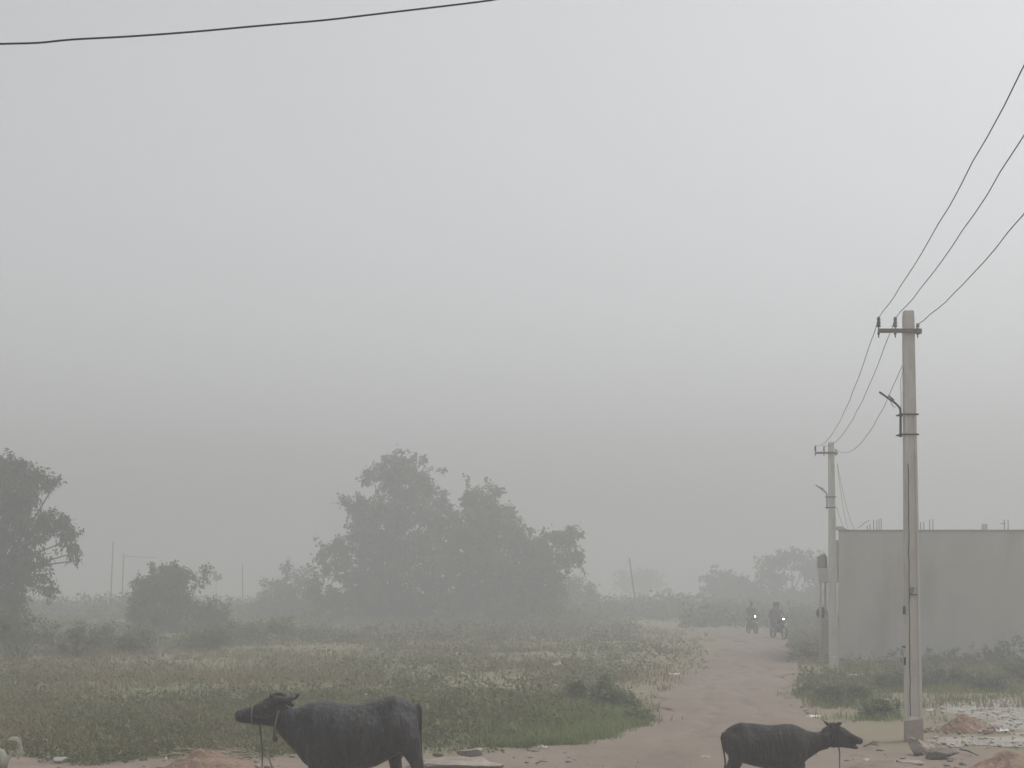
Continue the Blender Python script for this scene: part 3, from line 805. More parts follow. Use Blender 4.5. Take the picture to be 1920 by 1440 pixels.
# ------------------------------------------------------------------ electric poles
def pole(base_px, base_py, label, near):
    d = D(base_py); X = XW(base_px, d)
    root = empty('electric_pole', (X, d, 0)); tag(root, label, 'pole', 'concrete electric poles along the road')
    hgt = 6.77
    # tapering prestressed post with sunken faces: H section for most of its length
    wb, wt, tb, tt = 0.125, 0.078, 0.095, 0.07
    def ring(z, rec):
        t = z / hgt
        a = wb + (wt - wb) * t; b = tb + (tt - tb) * t
        lean = -0.085 * t
        fl = a * 0.34
        pts = [(-a, -b), (-a + fl, -b), (-a + fl + .008, -b + rec), (a - fl - .008, -b + rec), (a - fl, -b), (a, -b), (a, b), (a - fl, b), (a - fl - .008, b - rec), (-a + fl + .008, b - rec), (-a + fl, b), (-a, b)]
        return [(px + lean, py, z) for px, py in pts]
    zs = [(-0.3, 0), (0.36, 0), (0.40, .028), (2.6, .028), (4.2, .022), (5.1, .018), (5.14, 0), (6.70, 0), (hgt, 0)]
    rings = [ring(z, r) for z, r in zs]
    rings[-1] = [(q[0] * .9 - .008, q[1] * .9, q[2]) for q in rings[-1]]
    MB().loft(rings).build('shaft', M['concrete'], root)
    b0 = ring(0.0, 0); 
    if near: MB().prism([(-.131,-.101,-.02),(.131,-.101,-.02),(.131,.101,-.02),(-.131,.101,-.02)], [(-.129,-.099,.33),(.127,-.099,.36),(.127,.099,.34),(-.129,.099,.31)]).build('dirty_foot', M['footing'], root)
    zc = ZW(622, D(1390))
    lx = lambda z: -0.085 * z / hgt
    kx = D(1390) / F
    fx = lambda px: (px - 1713) * kx          # crossarm columns measured on the near pole
    bz = 0.082
    # angle-iron crossarm in front of the shaft
    ca = MB().box(fx(1643), fx(1723), -.135, -bz - .006, zc - .035, zc + .03).build('crossarm', M['rust'], root, bevel=.004)
    MB().box(fx(1714), fx(1723.5), -.16, -.06, zc - .05, zc + .02).build('arm_end', M['rust'], ca)
    MB().box(fx(1694), fx(1711), bz + .004, bz + .02, zc - .03, zc + .03).build('clamp', M['rust'], ca)
    for px, mt, tall in ((1644.5, M['porcelain'], 1), (1675.5, M['porcelain_pale'], 1), (1717.5, M['porcelain_pale'], .55)):
        b = MB()
        cx = fx(px)
        b.lathe((cx, -.105, zc + .055), [(.028,0),(.034,.01),(.030,.035),(.024,.045),(.034,.06),(.028,.09),(.020,.10),(.030,.115),(.026,.145*tall+.0),(.012,.16*tall+.005)] if tall == 1 else
                [(.026,0),(.032,.01),(.024,.03),(.03,.04),(.02,.06)], 14)
        ins = b.build('insulator', mt, root, smooth=True)
        MB().tube([(cx, -.105, zc - .11), (cx, -.105, zc + .055)], .010, 8).build('pin', M['steel'], ins)
        MB().lathe((cx, -.105, zc - .06), [(.022,0),(.022,.02)], 6).build('nut', M['steel'], ins)
    # lamp bracket: bent pipe with clamps, no lamp on it
    zb0, zb1 = ZW(820, D(1390)), ZW(768, D(1390))
    tipz = ZW(735, D(1390))
    lam = MB().tube([(fx(1688), -.02, zb0), (fx(1688), -.02, zb1 - .05), (fx(1687.5), -.02, zb1), (fx(1685.5), -.02, zb1 + .035), (fx(1678), -.02, zb1 + .10), (fx(1648), -.02, tipz)],
                    [.019, .019, .019, .018, .017, .016], 10).build('lamp_bracket', M['steel'], root, smooth=True)
    MB().tube([(fx(1664.5), -.045, ZW(742, D(1390))), (fx(1675), -.045, ZW(751, D(1390)))], .012, 8).build('lamp_holder', M['steel'], lam)
    MB().tube([(fx(1667), -.03, ZW(750, D(1390))), (fx(1673), -.05, ZW(763, D(1390))), (fx(1678), -.04, ZW(764, D(1390)))], .005, 6).build('lamp_wire', M['wire'], lam)
    for py in (778, 815.5):
        z = ZW(py, D(1390)); l = lx(z)
        c = MB()
        a = wb + (wt - wb) * z / hgt
        c.box(fx(1683), l + a + .03, -.10, -.088, z - .012, z + .012)
        c.box(fx(1683), l + a + .03, .088, .10, z - .012, z + .012)
        for q in (fx(1684.5), l + a + .018):
            c.tube([(q, -.125, z), (q, .125, z)], .010, 8)
        c.build('clamp', M['steel'], lam)
    # wire running up the shaft
    cab = MB()
    pts = []
    for i in range(30):
        z = 0.4 + 3.96 * i / 29
        a = wb + (wt - wb) * z / hgt
        pts.append((lx(z) - a * 0.62 + 0.004 * math.sin(i * 1.9), -.112 + .006 * math.sin(i * 1.1), z))
    if near:
        cab.tube(pts, .0075, 6).build('down_cable', M['wire'], root)
        loop = [(fx(1693), -.06, ZW(690, d)), (fx(1687), -.05, ZW(715, d)), (fx(1688.5), -.04, ZW(745, d)), (fx(1688.5), -.04, ZW(770, d))]
        MB().tube(loop, .004, 6).build('lamp_cable', M['wire'], root)
        # switch box bits on the left edge, small bracket plate on the face
        for pya, pyb, w_ in ((1137, 1152, .03), (1211, 1214, .05), (1232, 1247, .018)):
            z0, z1 = ZW(pyb, d), ZW(pya, d); l = lx(z0) - (wb + (wt - wb) * z0 / hgt)
            MB().box(l - w_, l - .002, -.04, .02, z0, z1).build('fuse_box' if pya == 1137 else 'hook', M['steel'], root, bevel=.002)
        z = ZW(1115, d)
        br = MB().box(fx(1701), fx(1716), -.112, -.1, z - .009, z + .009).build('small_bracket', M['steel'], root)
        MB().prism([(fx(1703),-.116,z+.012),(fx(1708),-.116,z+.012),(fx(1708),-.106,z+.012),(fx(1703),-.106,z+.012)],
                   [(fx(1703),-.116,z+.115),(fx(1712),-.116,z+.115),(fx(1712),-.106,z+.115),(fx(1703),-.106,z+.115)]).build('number_plate', M['plaster_dark'], br)
    return root, X, d, zc
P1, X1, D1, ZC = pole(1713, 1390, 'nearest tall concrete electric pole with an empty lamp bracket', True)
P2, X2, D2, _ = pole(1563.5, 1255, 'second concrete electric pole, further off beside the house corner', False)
fx = lambda px: (px - 1713) * D1 / F
# three line wires: far pole -> near pole -> past the camera
def sagline(a, b, sag, n=24):
    a, b = Vector(a), Vector(b)
    return [a.lerp(b, i / n) - Vector((0, 0, sag * 4 * (i / n) * (1 - i / n))) for i in range(n + 1)]
slope = (X2 - X1) / (D2 - D1)
for px, dz, sag1, xe, ye, lab in ((1644.5, .20, .55, 1920, 125, 'overhead wire on the outermost left insulator of the poles'),
                           (1675.5, .20, .55, 1920, 253, 'overhead wire on the middle insulator of the poles'),
                           (1717.5, .10, .75, 1920, 400, 'overhead wire on the right end of the crossarms')):
    o1 = Vector((X1 + fx(px), D1 - .105, ZC + dz)); o2 = Vector((X2 + fx(px), D2 - .105, ZC + dz))
    # exit point at the right edge of the view
    r = (xe - 960) / F
    yx = (o1.x - slope * o1.y) / (r - slope)
    e = Vector((slope * (yx - o1.y) + o1.x, yx, H + (HZ - ye) / F * yx))
    # parabola through o1 and e, span 21.7 m to the next pole behind the camera
    L = 21.7
    t = (o1.y - e.y) / L
    zend = o1.z
    sg = (o1.z - e.z) / (4 * t * (1 - t)) if 0.02 < t < 0.98 else .4
    pts = sagline(o2, o1, sag1, 26)
    for i in range(1, 27):
        u = i / 26
        pts.append(Vector((o1.x - slope * L * u, o1.y - L * u, o1.z - 4 * sg * u * (1 - u))))
    last = pts[-1]
    pts += [last + Vector((-slope * 12 * q, -12 * q, -.9 * q * (1.0 - q * .3))) for q in (.25, .5, .75, 1)]
    for i, q in enumerate(pts[1:-1]):
        q.z += .006 * math.sin(i * 2.3 + px); q.x += .006 * math.sin(i * 1.7 + px)
    tag(MB().tube(pts, .0058, 6).build('power_wire', M['wire'], smooth=True), lab, 'wire', 'overhead line wires')
# service wires from the far pole down to the house roof
for i, (pa, pb, hx, sag) in enumerate(((868, 3, 1602, .25), (872, 1, 1590, .2), (952, 2, 1585, .1))):
    a = Vector((X2 + .1, D2, ZW(pa, D2))); b = PT(hx, 993, HD + .4)
    tag(MB().tube(sagline(a, b, sag, 12), .005, 5).build('service_wire', M['wire']),
        ['longest service wire from the second pole to the house roof', 'middle service wire from the second pole to the house roof', 'shortest, lowest service wire from the second pole to the roof'][i], 'wire', 'service wires to the house')
# single cable overhead at the top left
pts = []
for px, py, d in ((-900,92,9.2),(-500,98,9.4),(-250,92,9.6),(0,82,9.8),(70,81,9.85),(130,74,9.9),(235,69,10),(360,60,10.1),(500,47,10.2),(610,38,10.3),(700,27,10.35),(820,13,10.45),(920,1,10.5),(1000,-14,10.6),(1300,-75,10.8),(2000,-230,11.4)):
    pts.append(PT(px, py, d))
fine = []
for a, b in zip(pts[:-1], pts[1:]):
    for i in range(4): fine.append(a.lerp(b, i / 4))
fine.append(pts[-1])
for i in range(2): fine = [fine[0]] + [(fine[j-1] + fine[j] * 2 + fine[j+1]) / 4 for j in range(1, len(fine) - 1)] + [fine[-1]]
tag(MB().tube(fine, .0066, 8).build('overhead_cable', M['copperwire'], smooth=True), 'single dark cable crossing the top left of the sky', 'cable')

# thin posts in the field
def post(name, label, top, bot, d, r, extra=None):
    a, b = PT(*bot, d), PT(*top, d)
    g0 = Vector((a.x + (a.x - b.x) * .5, d, 0)); 
    root = empty(name, (g0.x, d, 0)); tag(root, label, 'post', 'thin posts far out in the field')
    MB().tube([(0, 0, -.1), a - g0, (a + b) / 2 - g0, b - g0], [r * 1.2, r * 1.1, r, r * .8], 8).build('shaft', M['stick_dark'], root)
    if extra:
        e0, e1 = PT(*extra[0], d), PT(*extra[1], d)
        MB().tube([e0 - g0, (e0 + e1) / 2 - g0 - Vector((0, 0, .03)), e1 - g0], r * .55, 6).build('crossbar', M['stick_dark'], root)
    return root
post('field_post', 'tallest thin dark post left of the rounded bush', (212,1015), (208,1120), 140, .058)
post('field_post', 'thin post with a long crossbar beside the rounded bush', (232,1037), (229,1120), 140, .056, ((231,1043),(296,1045)))
post('field_post', 'faintest thin post, right of the ball-crowned sapling', (455,1056), (455,1120), 150, .05)
post('field_post', 'thin dark pole leaning left, alone right of the trees', (1180,1046), (1190,1122), 125, .058, ((1176,1053),(1181,1052)))

# ------------------------------------------------------------------ buffaloes
def sect(x, zt, zb, hw, n=20, top=0.82, bot=1.0):
    c, h = (zt + zb) / 2, (zt - zb) / 2
    out = []
    for k in range(n):
        a = 2 * math.pi * k / n
        ca, sa = math.cos(a), math.sin(a)
        e = 0.95 if sa > 0 else 0.8
        y = hw * math.copysign(abs(ca) ** e, ca)
        if sa > 0: y *= (1 - 0.12 * sa)
        out.append((x, y, c + h * math.copysign(abs(sa) ** 0.92, sa)))
    return out
def limb(mb, pts, n=12):
    p = pts[0]
    pts = [(p[0], p[1] * .5, p[2] + p[3] * .75, p[3] * .2), (p[0], p[1] * .6, p[2] + p[3] * .6, p[3] * .6), (p[0], p[1] * .72, p[2] + p[3] * .3, p[3] * .85), (p[0], p[1] * .8, p[2], p[3] * .93)] + list(pts[1:])
    mb.tube([(p[0], p[1], p[2]) for p in pts], [p[3] for p in pts], n)

def buffalo(label, S, d, pxc, face, body, head, jaw, legs, voxel, m, bumps, size, anat):
    """profile given in the photograph's columns/rows at scale S px per metre; face=+1 looks right"""
    lx = lambda px: (px - pxc) / S * face
    lz = lambda py: H - (py - HZ) / S
    root = empty('buffalo', (XW(pxc, d), d, 0), 0.0 if face > 0 else math.pi)
    tag(root, label, 'buffalo', 'buffaloes on the lane')
    mb = MB()
    mb.loft([sect(lx(p), lz(a), lz(b), hw) for p, a, b, hw in body])
    mb.loft([sect(lx(p), lz(a), lz(b), hw) for p, a, b, hw in head])
    if jaw: mb.loft([sect(lx(p), lz(a), lz(b), hw) for p, a, b, hw in jaw])
    for lg in legs: limb(mb, lg)
    for (p, py, y, r) in bumps:
        for sgn in (-1, 1):
            mb.ball((lx(p), y * sgn, lz(py)), (r * 1.3, r, r * .9))
    me = remeshed('body', mb, voxel, 14, 0.5)
    n_ = len(me.vertices)
    co = np.empty(n_ * 3, dtype=np.float32); me.vertices.foreach_get('co', co); co = co.reshape(-1, 3)
    nr = np.empty(n_ * 3, dtype=np.float32); me.vertices.foreach_get('normal', nr); nr = nr.reshape(-1, 3)
    u, v_ = co[:, 0], co[:, 2]
    Lb = size                                  # body scale
    side = np.clip(np.abs(nr[:, 1]) * 1.4, 0, 1)
    G = lambda x0, z0, sx, sz: np.exp(-((u - x0) / sx) ** 2 - ((v_ - z0) / sz) ** 2)
    a0, a1 = anat['ribs']
    rib = np.clip((u - a0) / .08, 0, 1) * np.clip((a1 - u) / .08, 0, 1) * np.clip((v_ - anat['z0']) / .1, 0, 1) * np.clip((anat['z1'] - v_) / .1, 0, 1)
    dsp = side * rib * .0065 * Lb * np.sin(2 * np.pi * (u + .25 * (v_ - .9)) / (.085 * Lb))
    for x0, z0, sx, sz, am in anat['dents']:
        dsp += side * am * Lb * G(x0, z0, sx, sz)
    dsp += (fbm(u * 1.0 + 7, v_ + co[:, 1], .09) - .5) * .012 * Lb + (fbm(u + 3, v_ * 1.3 + co[:, 1] * .7, .028) - .5) * .005 * Lb
    co = co + nr * dsp[:, None]
    me.vertices.foreach_set('co', co.astype(np.float32).ravel()); me.update()
    bod = link('body', me, m, root)
    return root, bod, lx, lz

def hoofs(root, legs):
    for lg in legs:
        x, y, z, r = lg[-1]
        mb = MB()
        for s in (-1, 1):
            mb.prism([(x - r*.9, y + s*.004 if s > 0 else y - r*.95, 0), (x + r*1.35, y + (s*.004 if s > 0 else -r*.7), 0), (x + r*1.35, y + (r*.7 if s > 0 else -.004), 0), (x - r*.9, y + (r*.95 if s > 0 else -.004), 0)],
                     [(x - r*.8, y + (.004 if s > 0 else -r*.85), r*1.1), (x + r*.75, y + (.004 if s > 0 else -r*.6), r*1.25), (x + r*.75, y + (r*.6 if s > 0 else -.004), r*1.25), (x - r*.8, y + (r*.85 if s > 0 else -.004), r*1.1)])
        mb.build('hoof', M['hoof'], root, bevel=.004)

def ear(root, base, tip, wd, m):
    """cupped leaf-shaped ear with thickness"""
    b, t = Vector(base), Vector(tip)
    ax = (t - b); L = ax.length; ax.normalize()
    side = ax.cross(Vector((0, 1, 0)));
    if side.length < .1: side = ax.cross(Vector((1, 0, 0)))
    side.normalize(); nor = side.cross(ax)
    rings = []
    for u, wv in ((0, .35), (.15, .7), (.4, 1), (.65, .9), (.85, .55), (1, .12)):
        c = b + ax * L * u
        ring = []
        for kk in range(10):
            a = 2 * math.pi * kk / 10
            q = c + side * (wd * .5 * wv * math.cos(a)) + nor * (.010 * math.sin(a) + .35 * wd * wv * (math.cos(a) ** 2))
            ring.append(q)
        rings.append(ring)
    return MB().loft(rings).build('ear', m, root, smooth=True)

# --- big cow, left: faces left
S = 181.0; d = F / S
lxL = lambda px: -(px - 660) / S
lz_ = lambda py: H - (py - HZ) / S
hx1, hx2, fx1, fx2 = lxL(782), lxL(737), lxL(596), lxL(612)
legsL = []
for hx, y in ((hx1, .15), (hx2, -.16)):
    legsL.append([(lxL(758), y * .95, 1.0, .16), (lxL(752) * .6 + hx * .4, y, .84, .15), (hx * .85 + lxL(750) * .15, y, .70, .095), (hx - .005, y, .61, .074), (hx - .02, y, .52, .066), (hx - .015, y, .44, .058), (hx + .015, y, .28, .046), (hx + .03, y, .13, .047), (hx + .05, y, .07, .058), (hx + .06, y, .02, .062)])
for hx, y in ((fx1, .15), (fx2, -.15)):
    legsL.append([(lxL(600), y, .92, .15), (lxL(598), y, .74, .13), (hx + .0, y, .58, .085), (hx + .02, y, .42, .066), (hx + .025, y, .36, .062), (hx + .015, y, .22, .044), (hx + .01, y, .12, .048), (hx + .03, y, .06, .058), (hx + .04, y, .02, .062)])
body = [(787,1330,1385,.05),(782,1321,1396,.14),(770,1316,1404,.22),(752,1306,1412,.275),(738,1301,1420,.30),(705,1312,1437,.31),(670,1321,1446,.335),(635,1318,1449,.335),(608,1313,1449,.29),(588,1316,1444,.245),(570,1323,1430,.195),
        (555,1328,1410,.145),(540,1323,1396,.115),(526,1313,1378,.105),(515,1309,1364,.095)]
head = [(536,1312,1352,.05),(527,1304,1362,.085),(515,1302,1363,.105),(502,1306,1361,.11),(488,1315,1359,.088),(474,1323,1358,.07),(462,1328,1357,.066),(452,1330,1356,.07),(445,1331,1354,.066),(441.5,1333,1351,.05)]
cow, cowb, lx, lz = buffalo('big dark grey buffalo looking left, rope halter on its face', S, d, 660, -1, body, head, None, legsL, 0.013, M['hide'],
                        [(500,1325,.09,.022)], 1.0,
                        dict(ribs=(lxL(700), lxL(610)), z0=.62, z1=1.14, dents=[
                            (lxL(708), lz_(1334), .09, .10, -.040), (lxL(740), lz_(1311), .05, .045, .030), (lxL(763), lz_(1330), .07, .05, -.022), (lxL(752), lz_(1365), .10, .14, .022),
                            (lxL(592), lz_(1345), .05, .17, .030), (lxL(622), lz_(1372), .05, .20, -.020), (lxL(570), lz_(1375), .06, .10, .018), (lxL(558), lz_(1350), .05, .10, -.018),
                            (lxL(716), lz_(1410), .05, .08, -.025), (lxL(505), lz_(1350), .05, .05, .012), (lxL(478), lz_(1340), .06, .04, -.008)]))
hoofs(cow, legsL)
# topknot, horns swept back, ears, eyes, nostrils
mb = MB()
for i in range(46):
    a = random.uniform(506, 532); q = Vector((lx(a), random.uniform(-.07, .07), lz(1303 + abs(a - 519) * .22) - .01))
    mb.tube([q, q + Vector((random.uniform(-.04, .02), random.uniform(-.03, .03), random.uniform(.015, .045)))], [.012, .003], 5)
mb.build('topknot', M['hair'], cow)
for s in (-1, 1):
    b = Vector((lx(521), s * .075, lz(1310)))
    pts = [b, b + Vector((-.05, s * .05, -.005)), b + Vector((-.11, s * .075, -.012)), b + Vector((-.17, s * .07, .012)), b + Vector((-.20, s * .05, .04))]
    MB().tube(pts, [.040, .038, .033, .024, .008], 10).build('horn', M['horn'], cow, smooth=True)
    ear(cow, (lx(523), s * .10, lz(1320)), (lx(546), s * .19, lz(1326)), .085, M['hide'])
    MB().ball((lx(500.5), s * .098, lz(1325)), .017).build('eye', M['eye'], cow, smooth=True)
    MB().ball((lx(443.5), s * .045, lz(1338)), (.012, .009, .012)).build('nostril', M['eye'], cow, smooth=True)
# tail along the rump
tp = [(lx(783), 0, lz(1322)), (lx(788.5), .02, lz(1330)), (lx(789), .05, lz(1350)), (lx(788.5), .06, lz(1385)), (lx(790), .06, lz(1420)), (lx(791), .05, lz(1460)), (lx(790), .05, lz(1480))]
tl = MB().tube(tp, [.035, .026, .02, .017, .014, .016, .006], 8).build('tail', M['hide'], cow, smooth=True)
# halter
hl = MB()
def ringband(px, py0, py1, hw, wd):
    pts = [(lx(px), hw * math.cos(t), (lz(py0) + lz(py1)) / 2 + (lz(py0) - lz(py1)) / 2 * math.sin(t)) for t in [2 * math.pi * i / 24 for i in range(25)]]
    return pts
hl.tube(ringband(474, 1321.5, 1359.5, .077, 0), .009, 6)
hal = hl.build('halter', M['rope'], cow)
for s in (-1, 1):
    MB().tube([(lx(475), s * .077, lz(1342)), (lx(488), s * .097, lz(1344)), (lx(503), s * .118, lz(1345)), (lx(516), s * .118, lz(1338)), (lx(525), s * .098, lz(1322))], .008, 6).build('cheek_rope', M['rope_dark'], hal)
MB().tube([(lx(478), -.06, lz(1358)), (lx(485), -.085, lz(1362)), (lx(486.5), -.09, lz(1378)), (lx(487.5), -.09, lz(1392)), (lx(490), -.08, lz(1408)), (lx(489), -.08, lz(1440))], [.012, .010, .009, .008, .007, .006], 6).build('lead_rope', M['rope_dark'], hal)
nb = [(lx(528) + (lx(514) - lx(528)) * (0.5 - 0.5 * math.sin(t)), .135 * math.cos(t), lz(1350) + (lz(1318) - lz(1384)) / 2 * math.sin(t)) for t in [2 * math.pi * i / 28 for i in range(29)]]
MB().tube(nb, .011, 6).build('neck_rope', M['rope'], cow)
MB().ball((lx(516), 0, lz(1386)), (.03, .025, .03)).build('bell', M['rope_dark'], cow, smooth=True)

# --- calf, right: faces right
S2 = 168.0; d2 = F / S2
l2 = lambda px: (px - 1440) / S2
z2 = lambda py: H - (py - HZ) / S2
legsR = []
for hx, y in ((l2(1368), -.10), (l2(1384), .10)):
    legsR.append([(l2(1376), y * .9, .72, .115), (l2(1380), y, .60, .105), (l2(1384) * .5 + hx * .5, y, .48, .08), (hx - .03, y, .36, .05), (hx - .03, y, .31, .042), (hx - .005, y, .19, .033), (hx, y, .09, .034), (hx + .015, y, .05, .042), (hx + .022, y, .015, .044)])
for hx, y in ((l2(1490), -.10), (l2(1504), .10)):
    legsR.append([(l2(1494), y * .95, .68, .10), (l2(1496), y, .54, .085), (hx, y, .42, .058), (hx + .01, y, .30, .046), (hx + .012, y, .26, .044), (hx + .005, y, .16, .032), (hx, y, .09, .034), (hx + .014, y, .045, .042), (hx + .022, y, .015, .044)])
bodyR = [(1354,1378,1396,.03),(1358,1371,1408,.08),(1366,1364,1418,.13),(1377,1358,1425,.165),(1390,1354,1430,.185),(1415,1356,1437,.20),(1445,1359.5,1443,.21),(1470,1357,1444,.195),(1486,1357.5,1442,.17),(1500,1363,1436,.145),
         (1514,1369,1424,.11),(1527,1372.5,1415,.085),(1540,1371,1407,.075),(1553,1366,1404,.07)]
headR = [(1541,1366,1392,.04),(1549,1361,1400,.062),(1558,1358,1401,.075),(1570,1357.5,1400,.078),(1582,1364,1397,.066),(1593,1372,1394.5,.052),(1603,1378,1395,.05),(1610,1381.5,1396,.05),(1615,1383,1395.5,.045),(1617.5,1385,1394,.03)]
jawR = [(1560,1388,1402,.055),(1578,1391,1401.5,.048),(1592,1394,1403,.042),(1602,1397.6,1404.5,.038),(1607,1398.6,1404.5,.034),(1609,1399.5,1404,.022)]
calf, calfb, lx, lz = buffalo('smaller brownish buffalo calf looking right with its mouth open', S2, d2, 1440, 1, bodyR, headR, jawR, legsR, 0.0085, M['hide_calf'],
                          [(1575,1370,.062,.016)], .72,
                          dict(ribs=(l2(1420), l2(1478)), z0=.52, z1=.84, dents=[
                              (l2(1412), z2(1370), .065, .07, -.040), (l2(1390), z2(1359), .04, .035, .028), (l2(1374), z2(1371), .05, .04, -.024), (l2(1380), z2(1395), .07, .10, .024),
                              (l2(1487), z2(1380), .04, .12, .032), (l2(1466), z2(1400), .04, .14, -.024), (l2(1508), z2(1398), .05, .07, .016), (l2(1404), z2(1422), .04, .06, -.028),
                              (l2(1565), z2(1390), .035, .035, .012), (l2(1592), z2(1386), .04, .03, -.010)]))
hoofs(calf, legsR)
mb = MB()
for i in range(40):
    a = random.uniform(1556, 1576); q = Vector((lx(a), random.uniform(-.05, .05), lz(1357) - .008))
    mb.tube([q, q + Vector((random.uniform(-.01, .03), random.uniform(-.02, .02), random.uniform(.01, .032)))], [.009, .002], 5)
mb.build('topknot', M['hair'], calf)
for s in (-1, 1):
    b = Vector((lx(1556), s * .055, lz(1361)))
    MB().tube([b, b + Vector((-.018, s * .02, .012)), b + Vector((-.04, s * .03, .035)), b + Vector((-.058, s * .03, .058))], [.018, .015, .010, .003], 8).build('horn', M['horn'], calf, smooth=True)
    ear(calf, (lx(1554), s * .06, lz(1372)), (lx(1541), s * .15, lz(1379)), .065, M['hide_calf'])
    MB().ball((lx(1575), s * .069, lz(1369.5)), .012).build('eye', M['eye'], calf, smooth=True)
    MB().ball((lx(1615.5), s * .03, lz(1387.6)), (.009, .007, .009)).build('nostril', M['eye'], calf, smooth=True)
tp = [(lx(1357), 0, lz(1374)), (lx(1353), -.01, lz(1384)), (lx(1354.5), -.02, lz(1396)), (lx(1357), -.03, lz(1412)), (lx(1359), -.03, lz(1428)), (lx(1358), -.03, lz(1448)), (lx(1357), -.03, lz(1462)), (lx(1357), -.03, lz(1472))]
MB().tube(tp, [.022, .016, .012, .010, .009, .012, .014, .004], 8).build('tail', M['hair'], calf, smooth=True)
MB().tube([(lx(1572), -.02, lz(1401)), (lx(1573.5), -.03, lz(1412)), (lx(1573), -.03, lz(1426)), (lx(1573.5), -.03, lz(1442)), (lx(1570), -.03, lz(1475))], [.008, .007, .006, .006, .005], 6).build('lead_rope', M['rope_dark'], calf)
rb = [(lx(1572) + .004 * math.cos(3 * t), .082 * math.cos(t), lz(1379) + (lz(1357) - lz(1402)) / 2 * math.sin(t)) for t in [2 * math.pi * i / 24 for i in range(25)]]
MB().tube(rb, .006, 6).build('halter', M['rope_dark'], calf)

# ------------------------------------------------------------------ motorcycles with riders
def motorcycle(label, px, base_py, yaw, group):
    d = D(base_py)
    root = empty('motorcycle', (XW(px, d), d, 0.03), yaw); tag(root, label, 'motorcycle', group)   # local -Y is forward
    for yy, nm in ((-.64, 'front_wheel'), (.64, 'rear_wheel')):
        wt = MB()
        n = 24
        ring = [[(.045 * math.cos(b), yy + (.285 + .045 * math.sin(b)) * math.cos(a), .33 + (.285 + .045 * math.sin(b)) * math.sin(a)) for b in [2 * math.pi * j / 8 for j in range(8)]] for a in [2 * math.pi * i / n for i in range(n)]]
        vs = [q for r_ in ring for q in r_]
        fs = [(i * 8 + j, i * 8 + (j + 1) % 8, ((i + 1) % n) * 8 + (j + 1) % 8, ((i + 1) % n) * 8 + j) for i in range(n) for j in range(8)]
        wt.add(vs, fs)
        wo_ = wt.build('wheel', M['rubber'], root, smooth=True)
        r_ = MB().lathe((0, yy, .33), [(.05,-.05),(.05,.05)], 12, 'x')
        for i in range(6):
            a = math.pi * 2 * i / 6
            r_.tube([(0, yy, .33), (0, yy + .26 * math.cos(a), .33 + .26 * math.sin(a))], .012, 5)
        r_.build('rim', M['chrome'], wo_)
    for s in (-1, 1):
        MB().tube([(s * .085, -.64, .33), (s * .085, -.45, .92)], .022, 8).build('fork', M['chrome'], root)
        MB().tube([(s * .09, .64, .36), (s * .09, .42, .74)], .028, 8).build('shock', M['chrome'], root)
        MB().tube([(s * .10, .64, .33), (s * .10, .1, .38)], .02, 6).build('swingarm', M['steel'], root)
    MB().loft([sect2 for sect2 in [[(.10 * math.cos(t) * k1, y_, z_ + .09 * math.sin(t) * k1) for t in [2*math.pi*i/14 for i in range(14)]] for y_, z_, k1 in ((-.40,.86,.5),(-.30,.86,1.2),(-.12,.84,1.5),(.06,.80,1.15),(.12,.78,.7))]]).build('tank', M['bikepaint'], root, smooth=True)
    MB().box(-.13, .13, .08, .72, .76, .84).build('seat', M['seat'], root, bevel=.03)
    MB().box(-.12, .12, -.22, .22, .30, .62).build('engine', M['steel'], root, bevel=.04)
    MB().prism([(-.09,.4,.6),(.09,.4,.6),(.07,.86,.72),(-.07,.86,.72)], [(-.10,.35,.75),(.10,.35,.75),(.06,.88,.80),(-.06,.88,.80)]).build('tail_cowl', M['bikepaint'], root)
    MB().loft([[(.055 * math.cos(t) , -.64 + .37 * math.cos(a), .33 + (.37 + .02 * math.sin(t)) * math.sin(a)) for t in [2*math.pi*i/8 for i in range(8)]] for a in [math.radians(q) for q in (20, 50, 80, 110, 140)]]).build('mudguard', M['bikepaint'], root)
    hb = MB().tube([(-.36, -.30, 1.02), (-.28, -.36, 1.03), (-.10, -.44, .99), (.10, -.44, .99), (.28, -.36, 1.03), (.36, -.30, 1.02)], .014, 8).build('handlebar', M['steel'], root)
    for s in (-1, 1):
        MB().tube([(s * .24, -.37, 1.03), (s * .30, -.40, 1.16)], .006, 6).build('mirror_stem', M['steel'], hb)
        MB().ball((s * .31, -.40, 1.19), (.055, .012, .038)).build('mirror', M['chrome'], hb, smooth=True)
    hd = MB().lathe((0, -.50, .95), [(.03,.10),(.085,.05),(.10,-.02),(.095,-.04)], 18, 'y').build('headlight', M['bikepaint'], root, smooth=True)
    MB().ball((0, -.545, .95), (.040, .02, .040), 16, 8).build('lens', M['lamp'], hd, smooth=True)
    MB().box(-.08, .08, .885, .90, .52, .62).build('number_plate', M['plaster_light'], root)
    return root, d
